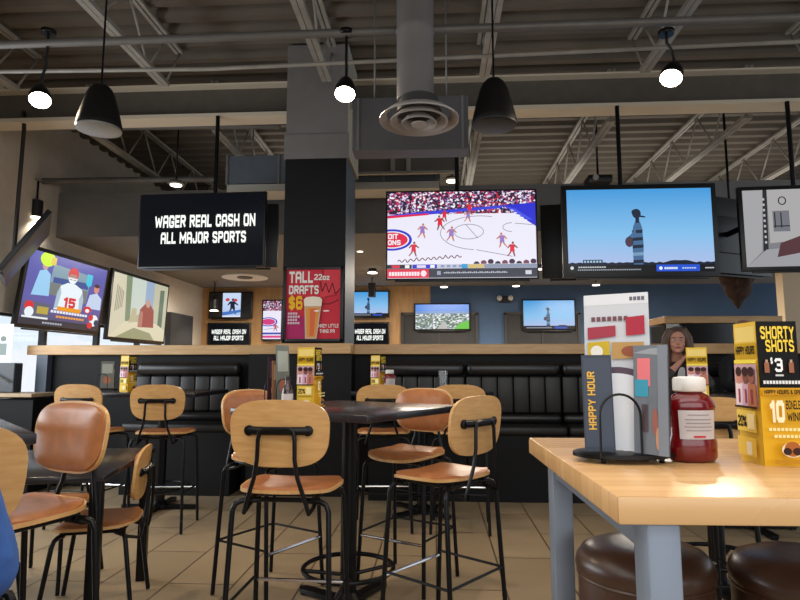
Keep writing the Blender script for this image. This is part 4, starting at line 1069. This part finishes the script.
# small pendants in the far room
def pendant(label, px, py, Y, r=.075, hgt=.22, ztop=3.02):
    p = at(px, py, Y)
    t = empty('cylinder_pendant', label, 'ceiling light', p, 0, 'small cylinder ceiling lights')
    MB().lathe([(r, .0), (r, hgt), (r*.4, hgt+.02)], 20).build('cylinder', M_blackpl, t, 50)
    MB().lathe([(r*.5, .01), (r*1.15, -.012), (r*1.15, -.022), (r*.2, -.03)], 20).build('lens', emis((255, 240, 214), 5, 'pendant_glow'), t, 50)
    MB().tube([(0, 0, hgt), (0, 0, max(hgt+.05, ztop-p.z))], .012, 8).build('stem', M_black, t)
    MB().lathe([(.06, max(.06, ztop-p.z)-.02), (.06, max(.06, ztop-p.z))], 16).build('canopy', M_gal, t)
    l = bpy.data.lights.new('pendant_lamp', 'SPOT'); l.energy = 55; l.color = (1, .9, .76); l.spot_size = R(130); l.spot_blend = .6; l.shadow_soft_size = .05
    o = bpy.data.objects.new('pendant_lamp', l); C.objects.link(o); o.location = p+Vector((0, 0, -.04))
for lab, px, py, Y, zt in (
    ('small lit cylinder light above the football screen, close under the pipe', 36, 217, 7.3, 3.7),
    ('small lit cylinder light above the upright picture on the far wall', 214, 310, 12.0, 3.02),
    ('small lit cylinder light beside the column, upper of two', 360, 250, 9.0, 3.02),
    ('small lit cylinder light beside the column, lower of two', 372.5, 272, 10.6, 3.02)): pendant(lab, px, py, Y, ztop=zt)
p = at(372, 290, 11.6)
t = empty('wall_speaker', 'small black box speaker above the far screens beside the column', 'speaker', p)
MB().box((0, 0, 0), (.14, .14, .28), .01).build('housing', M_blackpl, t); MB().tube([(0, 0, .14), (0, 0, 3.02-p.z)], .01, 6).build('stem', M_black, t)
def downlight(label, px, py, Y):
    p = at(px, py, Y)
    t = empty('downlight', label, 'ceiling light', p, 0, 'round ceiling downlights')
    b = MB().lathe([(.075, 0), (.10, .015), (.07, .05)], 24); b.build('trim_ring', M_gal, t, 50)
    MB().lathe([(.07, -.008), (.07, .004)], 24).build('lens', emis((255, 244, 226), 5, 'downlight_glow'), t)
    MB().tube([(0, 0, .04), (0, 0, max(.06, (3.02 if Y > 7.75 else 4.6)-p.z))], .01, 6).build('stem', M_black, t)
    l = bpy.data.lights.new('downlight_lamp', 'SPOT'); l.energy = 45; l.color = (1, .92, .8); l.spot_size = R(140); l.spot_blend = .6
    o = bpy.data.objects.new('downlight_lamp', l); C.objects.link(o); o.location = p+Vector((0, 0, -.03))
for lab, px, py, Y in (('lit round downlight just above the wager screen', 176, 185, 7.0), ('lit round downlight below the wager screen', 206, 273, 11.0),
        ('lit round downlight under the middle of the basketball screen', 444, 287, 11.6), ('lit round downlight under the end of the basketball screen', 516, 286, 11.6), ('lit round downlight between the basketball and blue sky screens', 541, 269, 10.4), ('lit round downlight below the blue sky screen', 596, 285, 11.6),
        ('lit round downlight beside the pole of the basketball screen', 452, 181, 7.2)): downlight(lab, px, py, Y)
# round vent in the soffit
p = onz(245, 277, 3.02)
t = empty('ceiling_vent', 'white round vent in the low ceiling below the wager screen', 'air vent', (p.x, p.y, 3.0))
MB().lathe([(.24, .02), (.45, .0), (.45, .018)], 36).build('outer_ring', M_white, t, 50); MB().lathe([(.02, .005), (.14, -.005), (.16, .018)], 30).build('inner_disc', mat('vent_dark', (90, 88, 86), .6), t, 50)
# emergency light on the navy wall
p = at(505, 299, 12.9)
t = empty('mounted_emergency_light', 'twin-lamp emergency light high on the navy wall between far screens', 'emergency light', p)
MB().box((0, .05, 0), (.26, .08, .14), .01).build('battery_box', M_blackpl, t)
for s in (-1, 1): MB().ball((s*.12, -.02, .02), .06, .05, .06).build('lamp_head', mat('lamp_glass', (190, 190, 186), .2), t)
# projector on the ceiling
p = at(598, 181, 7.4)
t = empty('projector', 'small dark projector hung above the blue sky screen', 'projector', p)
MB().box((0, 0, 0), (.30, .26, .09), .015).build('body', M_blackpl, t, True); MB().lathe([(.035, 0), (.035, .04)], 18, M=Matrix.Translation((-.07, -.13, 0)) @ Matrix.Rotation(pi/2, 4, 'X')).build('lens', mat('lens_pale', (180, 180, 176), .2, .4), t)
MB().tube([(0, 0, .045), (0, 0, 4.6-p.z)], .014, 8).build('mount_pole', M_black, t)
# white framed panels behind the duct box
p0 = at(346, 174, 6.75); p1 = at(458, 155, 6.75)
t = empty('ceiling_panel_frame', 'pale framed ceiling panels between the duct box and the basketball screen', 'ceiling panel', ((p0.x+p1.x)/2, 6.75, (p0.z+p1.z)/2)); ww = p1.x-p0.x; hh = p1.z-p0.z
b = MB()
for u in (-.5, -.08, .06, .5): b.box((u*ww, 0, 0), (.05, .05, hh))
for s in (-1, 1): b.box((0, 0, s*hh/2), (ww+.05, .05, .03))
b.build('frame', M_joist, t); MB().box((0, .03, 0), (ww, .01, hh)).build('panel', mat('panel_grey', (96, 92, 86), .7), t)
for s in (-1, 1): MB().tube([(s*ww*.48, 0, hh/2), (s*ww*.48, 0, 4.6-t.location.z)], .008, 6).build('hanger_rod', M_gal, t)

# ================================================================== RIGHT BACK: serving station and trophy head
a0 = at(664, 316, 8.0); a1 = at(782, 316, 8.0)
t = empty('service_station', 'dark serving station with pale wood top and white notice beyond the half wall', 'counter', ((a0.x+a1.x)/2, 8.3, 0)); ww = a1.x-a0.x
b = MB(); b.box((0, 0, a0.z-.05), (ww, .62, .09), .006); b.build('countertop', M_ledge, t)
b = MB(); b.box((-ww/2+.06, .0, .92), (.08, .5, 1.73)); b.box((ww/2-.06, 0, .92), (.08, .5, 1.73)); b.box((0, .2, .92), (ww-.1, .06, 1.73)); b.box((0, 0, .7), (ww-.1, .5, 1.38)); b.build('cabinet', M_dark, t)
MB().box((-ww*.42, -.262, a0.z-.30), (.17, .012, .40)).build('notice_panel', mat('notice_white', (196, 196, 190), .5, noise=.25, scale=30), t)
MB().box((-ww*.10, -.24, a0.z-.30), (ww*.46, .02, .42)).build('screen_panel', mat('dark_glass', (14, 14, 16), .12), t)
MB().box((ww*.29, -.1, a0.z-.30), (ww*.25, .2, .36), .02).build('appliance', mat('appliance_steel', (166, 166, 160), .3, .6), t)
MB().box((ww*.2, -.25, a0.z-.28), (.03, .03, .44)).build('divider', M_black, t)
p = at(737, 288, 7.2)
t = empty('buffalo_trophy', 'dark brown shaggy mounted head with pointed beard hanging below the screens', 'wall decoration', (p.x, 7.2, p.z))
b = MB(); b.ball((0, 0, .16), .20, .2, .2); b.ball((0, -.02, .0), .15, .15, .16); b.lathe([(.01, -.25), (.05, -.18), (.11, -.06), (.13, .02)], 24); b.ball((.0, -.14, .06), .09, .1, .09)
o = b.build('head', mat('shaggy_brown', (66, 46, 34), .9, noise=.4, scale=24, bump=.8), t, 60)
for s in (-1, 1): MB().tube([(s*.14, 0, .24), (s*.24, -.02, .27), (s*.27, -.04, .38)], [.035, .028, .008], 12).build('horn', mat('horn_dark', (40, 36, 32), .4), t, True)
MB().tube([(0, .05, .3), (0, .05, 4.6-p.z)], .015, 8).build('hanger', M_black, t)

# ================================================================== FAR LEFT: stand by the window
a0 = at(-12, 395, 5.7); a1 = at(37, 395, 5.7)
t = empty('host_stand', 'dark cabinet with a pale shelf at the end of the half wall', 'cabinet', ((a0.x+a1.x)/2, 5.85, 0)); ww = a1.x-a0.x
z1 = a0.z
b = MB(); b.box((0, 0, z1/2-.02), (ww-.04, .34, z1-.05), .004); b.box((0, .155, z1-.08), (ww-.04, .02, .10)); b.build('cabinet_body', M_dark, t)
MB().box((0, -.02, z1), (ww, .42, .035), .004).build('shelf', mat('shelf_tan', (170, 146, 116), .5), t)
tag(MB().box((0, 0, .09), (.13, .12, .18), .003).build('carton', mat('cardboard_brown', (150, 104, 70), .7, noise=.1), None, loc=(at(12, 408, 5.5).x, 5.43, 0)), 'brown cardboard carton', 'box') if False else None
p = at(9, 348, 6.25)
t = sheet('window_notice', 'white notice with a small picture standing at the end of half wall', 'notice', .20, .40, Art(.20, .40, .0004).rect(0, 0, 1, 1, pm((214, 222, 224))).rect(.3, .2, .7, .5, pm((130, 140, 136))).ell(.5, .62, .16, .07, pm((120, 124, 120)), 16), (at(9, 350, 5.95).x, 5.86, z1+.32), 0)
t2 = empty('menu_rack', 'dark rack on the pale shelf holding the white notice', 'rack', (at(9, 350, 5.95).x+.02, 5.86, z1+.019))
MB().box((0, .0, .15), (.34, .12, .30), .01).build('rack_body', mat('rack_grey', (40, 44, 50), .4), t2); MB().tube([(-.15, -.09, .25), (.15, -.09, .10)], .008, 8).build('rack_rail', M_gal, t2)

# ================================================================== PEOPLE
def skin_mesh(nodes, edges, vox=.012, extra=None, sub=1):
    """nodes: [(pos, radius)] joined by edges, grown into one closed surface"""
    me = bpy.data.meshes.new('graph'); me.from_pydata([tuple(n[0]) for n in nodes], edges, [])
    o = bpy.data.objects.new('graph', me); C.objects.link(o)
    md = o.modifiers.new('skin', 'SKIN'); md.use_smooth_shade = True
    for i, (p, r) in enumerate(nodes):
        v = me.skin_vertices[0].data[i]; v.radius = (r, r) if not isinstance(r, tuple) else r
    me.skin_vertices[0].data[0].use_root = True
    if sub: s_ = o.modifiers.new('sub', 'SUBSURF'); s_.levels = sub; s_.render_levels = sub
    bpy.context.view_layer.update()
    dg = bpy.context.evaluated_depsgraph_get()
    m2 = bpy.data.meshes.new_from_object(o.evaluated_get(dg)); bpy.data.objects.remove(o)
    return m2
def fuse(name, meshes, mb, m, parent, vox, smooth_it=4):
    bm = bmesh.new()
    for q in meshes: bm.from_mesh(q)
    if mb is not None:
        tmp = bpy.data.meshes.new('t'); mb.bm.to_mesh(tmp); mb.bm.free(); bm.from_mesh(tmp)
    me = bpy.data.meshes.new(name); bm.to_mesh(me); bm.free()
    o = bpy.data.objects.new(name, me); C.objects.link(o)
    r = o.modifiers.new('remesh', 'REMESH'); r.mode = 'VOXEL'; r.voxel_size = vox; r.use_smooth_shade = True
    s_ = o.modifiers.new('smooth', 'SMOOTH'); s_.factor = .5; s_.iterations = smooth_it
    bpy.context.view_layer.update()
    m2 = bpy.data.meshes.new_from_object(o.evaluated_get(bpy.context.evaluated_depsgraph_get())); bpy.data.objects.remove(o)
    m2.materials.clear(); m2.materials.append(m)
    for p in m2.polygons: p.use_smooth = True; p.material_index = 0
    o = bpy.data.objects.new(name, m2); C.objects.link(o); o.parent = parent; o.name = name
    return o
def person(label, loc, rz, seat, lean, skin, top, top_name, hair, hair_long, hands, head_turn=0, legs=(52, 54, 66), vox=.011):
    """seated figure facing -Y; seat = seat height; hands = (left, right) wrist targets in local coordinates with the elbow for each"""
    t = empty('person', label, 'person', loc, rz)
    hip = Vector((0, 0, seat+.15)); up = Vector((0, -sin(lean), cos(lean)))
    chest = hip+up*.30; sh = hip+up*.46; neck = sh+up*.07; hd = neck+up*.05+Vector((0, -.035, .115))
    Ms = mat('skin_%d' % skin[0], skin, .5, noise=.06, scale=20); Mt = mat(top_name, top, .8, noise=.15, scale=25, bump=.3); Ml = mat('trousers_%d' % legs[0], legs, .8, noise=.1); Mh = mat('hair_%d' % hair[0], hair, .5, noise=.35, scale=14, stretch=(6, 6, 1), bump=.4)
    N = [(hip, .13), (hip+up*.15, .12), (chest, .135), (sh, .10), (neck, .052), (hd+Vector((0, .01, -.03)), .05)]; E = [(0, 1), (1, 2), (2, 3), (3, 4), (4, 5)]
    body_n, body_e = list(N), list(E); top_n, top_e = [(hip-up*.02, .145), (hip+up*.15, .138), (chest, .152), (sh, .115), (neck-up*.03, .066)], [(0, 1), (1, 2), (2, 3), (3, 4)]
    leg_n, leg_e = [(hip, .14)], []
    fing = []
    for s, (el, wr) in zip((-1, 1), hands):
        el = Vector(el); wr = Vector(wr); sp = sh+Vector((s*.165, 0, -.02))
        i = len(body_n); body_n += [(sh+Vector((s*.08, 0, -.01)), .08), (sp, .058), ((sp+el)/2, .047), (el, .042), ((el+wr)/2, .038), (wr, .028)]
        body_e += [(3, i)]+[(i+k, i+k+1) for k in range(5)]
        j = len(top_n); top_n += [(sh+Vector((s*.08, 0, -.01)), .095), (sp, .072), ((sp+el)/2, .060), (el, .054), ((el+wr)/2, .048), (wr+(el-wr)*.12, .042)]
        top_e += [(3, j)]+[(j+k, j+k+1) for k in range(5)]
        # hand: palm and five fingers
        d = (wr-el).normalized(); side = d.cross(Vector((0, 0, 1)) if abs(d.z) < .9 else Vector((0, 1, 0))).normalized(); nrm = side.cross(d)
        pc = wr+d*.05
        i = len(body_n); body_n += [(pc, (.036, .018)), (wr+d*.085, (.038, .015))]; body_e += [(i-1, i), (i, i+1)]
        for k, ln in enumerate((.062, .072, .068, .052)):
            b0 = wr+d*.082+side*(-.03+.02*k); fing.append([(b0, .009), (b0+d*ln*.5+nrm*.006, .0085), (b0+d*ln*.85-nrm*.012, .0078), (b0+d*ln-nrm*.028, .0065)])
        b0 = wr+d*.03-side*.028; fing.append([(b0, .011), (b0-side*.022+d*.025, .010), (b0-side*.028+d*.055-nrm*.008, .008)])
    for s in (-1, 1):
        kn = Vector((s*.12, -.44, seat+.12)); an = Vector((s*.12, -.40, max(.09, seat-.36))); toe = an+Vector((s*.02, -.17, -.05))
        i = len(body_n); body_n += [(hip+Vector((s*.09, -.04, -.01)), .09), (kn, .058), ((kn+an)/2+Vector((0, .03, 0)), .052), (an, .036), (toe, .034)]; body_e += [(0, i)]+[(i+k, i+k+1) for k in range(4)]
        j = len(leg_n); leg_n += [(hip+Vector((s*.09, -.04, -.01)), .105), (kn, .072), ((kn+an)/2+Vector((0, .03, 0)), .064), (an, .05)]; leg_e += [(0, j)]+[(j+k, j+k+1) for k in range(3)]
    Hr = Matrix.Rotation(head_turn, 3, 'Z')
    def H(v): return hd+Hr @ Vector(v)
    mb = MB()
    mb.ball(H((0, .012, .022)), .076, .092, .098); mb.ball(H((0, -.022, -.03)), .060, .068, .082)      # cranium, jaw
    mb.ball(H((0, -.06, -.085)), .026, .024, .02); mb.ball(H((0, -.098, -.018)), .014, .022, .017); mb.ball(H((0, -.09, .006)), .009, .016, .026)   # chin, nose
    mb.ball(H((0, -.080, -.058)), .024, .014, .010)
    for s in (-1, 1): mb.ball(H((s*.078, .0, -.008)), .012, .02, .03); mb.ball(H((s*.034, -.068, -.03)), .024, .02, .022)
    body = fuse('body', [skin_mesh(body_n, body_e)]+[skin_mesh(f, [(k, k+1) for k in range(len(f)-1)]) for f in fing], mb, Ms, t, .008, 2)
    fuse('top', [skin_mesh(top_n, top_e)], None, Mt, t, .012, 4); fuse('trousers', [skin_mesh(leg_n, leg_e)], None, Ml, t, .014, 4)
    for s in (-1, 1):
        e = MB().ball(H((s*.031, -.078, .006)), .0125, .009, .0085).build('eye', mat('eye_white', (214, 208, 204), .2), t)
        e2 = MB().ball(H((s*.031, -.0855, .006)), .0055, .003, .0058).build('iris', mat('iris_dark', (40, 28, 22), .15), e)
        MB().tube([H((s*.014, -.088, .024)), H((s*.032, -.086, .030)), H((s*.05, -.072, .024))], [.003, .0042, .002], 8).build('eyebrow', Mh, t, True)
    MB().tube([H((-.024, -.086, -.058)), H((0, -.095, -.055)), H((.024, -.086, -.058))], [.002, .0052, .002], 8).build('lips', mat('lips_%d' % skin[0], (150, 74, 70), .4), t, True)
    hb = MB(); hb.ball(H((0, .028, .045)), .086, .098, .090); hb.ball(H((0, .06, .0)), .08, .07, .10)
    if hair_long:
        for s in (-1, 1):
            hb.tube([H((s*.05, -.02, .11)), H((s*.084, -.015, .03)), H((s*.092, .0, -.08)), H((s*.096, -.03, -.2)), H((s*.09, -.05, -.30))], [.03, .04, .045, .042, .022], 14)
        hb.tube([H((0, .07, .06)), H((0, .10, -.05)), H((0, .10, -.17)), H((0, .08, -.28))], [.06, .075, .08, .04], 16)
    fuse('hair', [], hb, Mh, t, .010, 3)
    return t, H
# woman at the booth beyond the table, hand at her mouth
pw, H = person('woman with long brown hair in a dark jacket at the booth, hand at mouth', (2.16, 5.66, 0), R(-6), .69, R(30), (196, 138, 116), (66, 56, 54), 'jacket_dark', (86, 62, 48), True,
    (((-.20, -.46, 1.085), (-.05, -.44, 1.24)), ((.22, -.42, 1.085), (.05, -.56, 1.085))), head_turn=R(-12))
MB().shell(.032, .13, 3.0, lambda u, v, q: Vector((u+.01, -.335-.45*v-q, 1.10+v)), .004).build('white_shirt', mat('shirt_white', (220, 218, 216), .7), pw, True)
# second guest in black
person('guest in a black top sitting at the booth, mostly hidden by the large yellow box', (2.81, 5.66, 0), R(-4), .69, R(12), (186, 130, 104), (20, 21, 26), 'sweater_black', (150, 112, 84), False,
    (((-.25, -.30, 1.06), (-.12, -.50, 1.09)), ((.25, -.30, 1.06), (.12, -.50, 1.09))))
# guest at the picture edge
person('person in a blue denim jacket sitting at the picture edge', (-.905, .92, 0), R(-93), .455, R(2), (196, 146, 120), (52, 92, 160), 'denim_blue', (150, 128, 106), True,
    (((-.27, .02, .80), (-.14, -.27, .78)), ((.27, .02, .80), (.14, -.27, .78))))

# ================================================================== LIGHT
w = bpy.data.worlds.new('World'); bpy.context.scene.world = w; w.use_nodes = True
bg = w.node_tree.nodes['Background']; bg.inputs[0].default_value = (.80, .90, 1.0, 1); bg.inputs[1].default_value = 1.2
def area(name, loc, rot, sx, sy, e, col):
    l = bpy.data.lights.new(name, 'AREA'); l.shape = 'RECTANGLE'; l.size = sx; l.size_y = sy; l.energy = e; l.color = col
    o = bpy.data.objects.new(name, l); C.objects.link(o); o.location = loc; o.rotation_euler = rot
    return o
area('window_daylight', (1.5, -2.6, 2.0), (R(80), 0, R(4)), 6, 2.2, 105, (.92, .96, 1.0))  # unseen area light added behind the camera as assumed daylight, no window modelled there
area('side_window_daylight', (XL+.3, 3.5, 1.7), (0, R(-75), 0), 1.6, 4.0, 130, (.86, .94, 1.0))  # unseen area light added by the left wall for assumed side daylight
area('rear_uplight', (1.5, 9.5, 3.75), (R(180), 0, 0), 9, 3, 75, (1, .92, .82))  # unseen area light added to brighten the rear deck
area('ceiling_fill', (-.3, .5, 2.95), (0, 0, 0), 5, 3.4, 100, (1, .93, .84))  # unseen overhead area light added to fill the near room
for x in (-3.2, .3, 3.4):
    area('far_room_downlight', (x, 10.4, 2.9), (0, 0, 0), 1.2, 1.2, 120, (1, .88, .72))  # added fill areas for the far walls, apart from the modelled downlights

# ================================================================== CAMERA
cam = bpy.data.cameras.new('camera'); co = bpy.data.objects.new('camera', cam); C.objects.link(co)
cam.sensor_width = 36; cam.lens = FOC/800*36; cam.clip_start = .02
co.location = (0, 0, EYE); co.rotation_euler = (pi/2+PIT, 0, YAW)
bpy.context.scene.camera = co
sc = bpy.context.scene
sc.view_settings.view_transform = 'Standard'; sc.view_settings.look = 'None'; sc.view_settings.exposure = 0.08
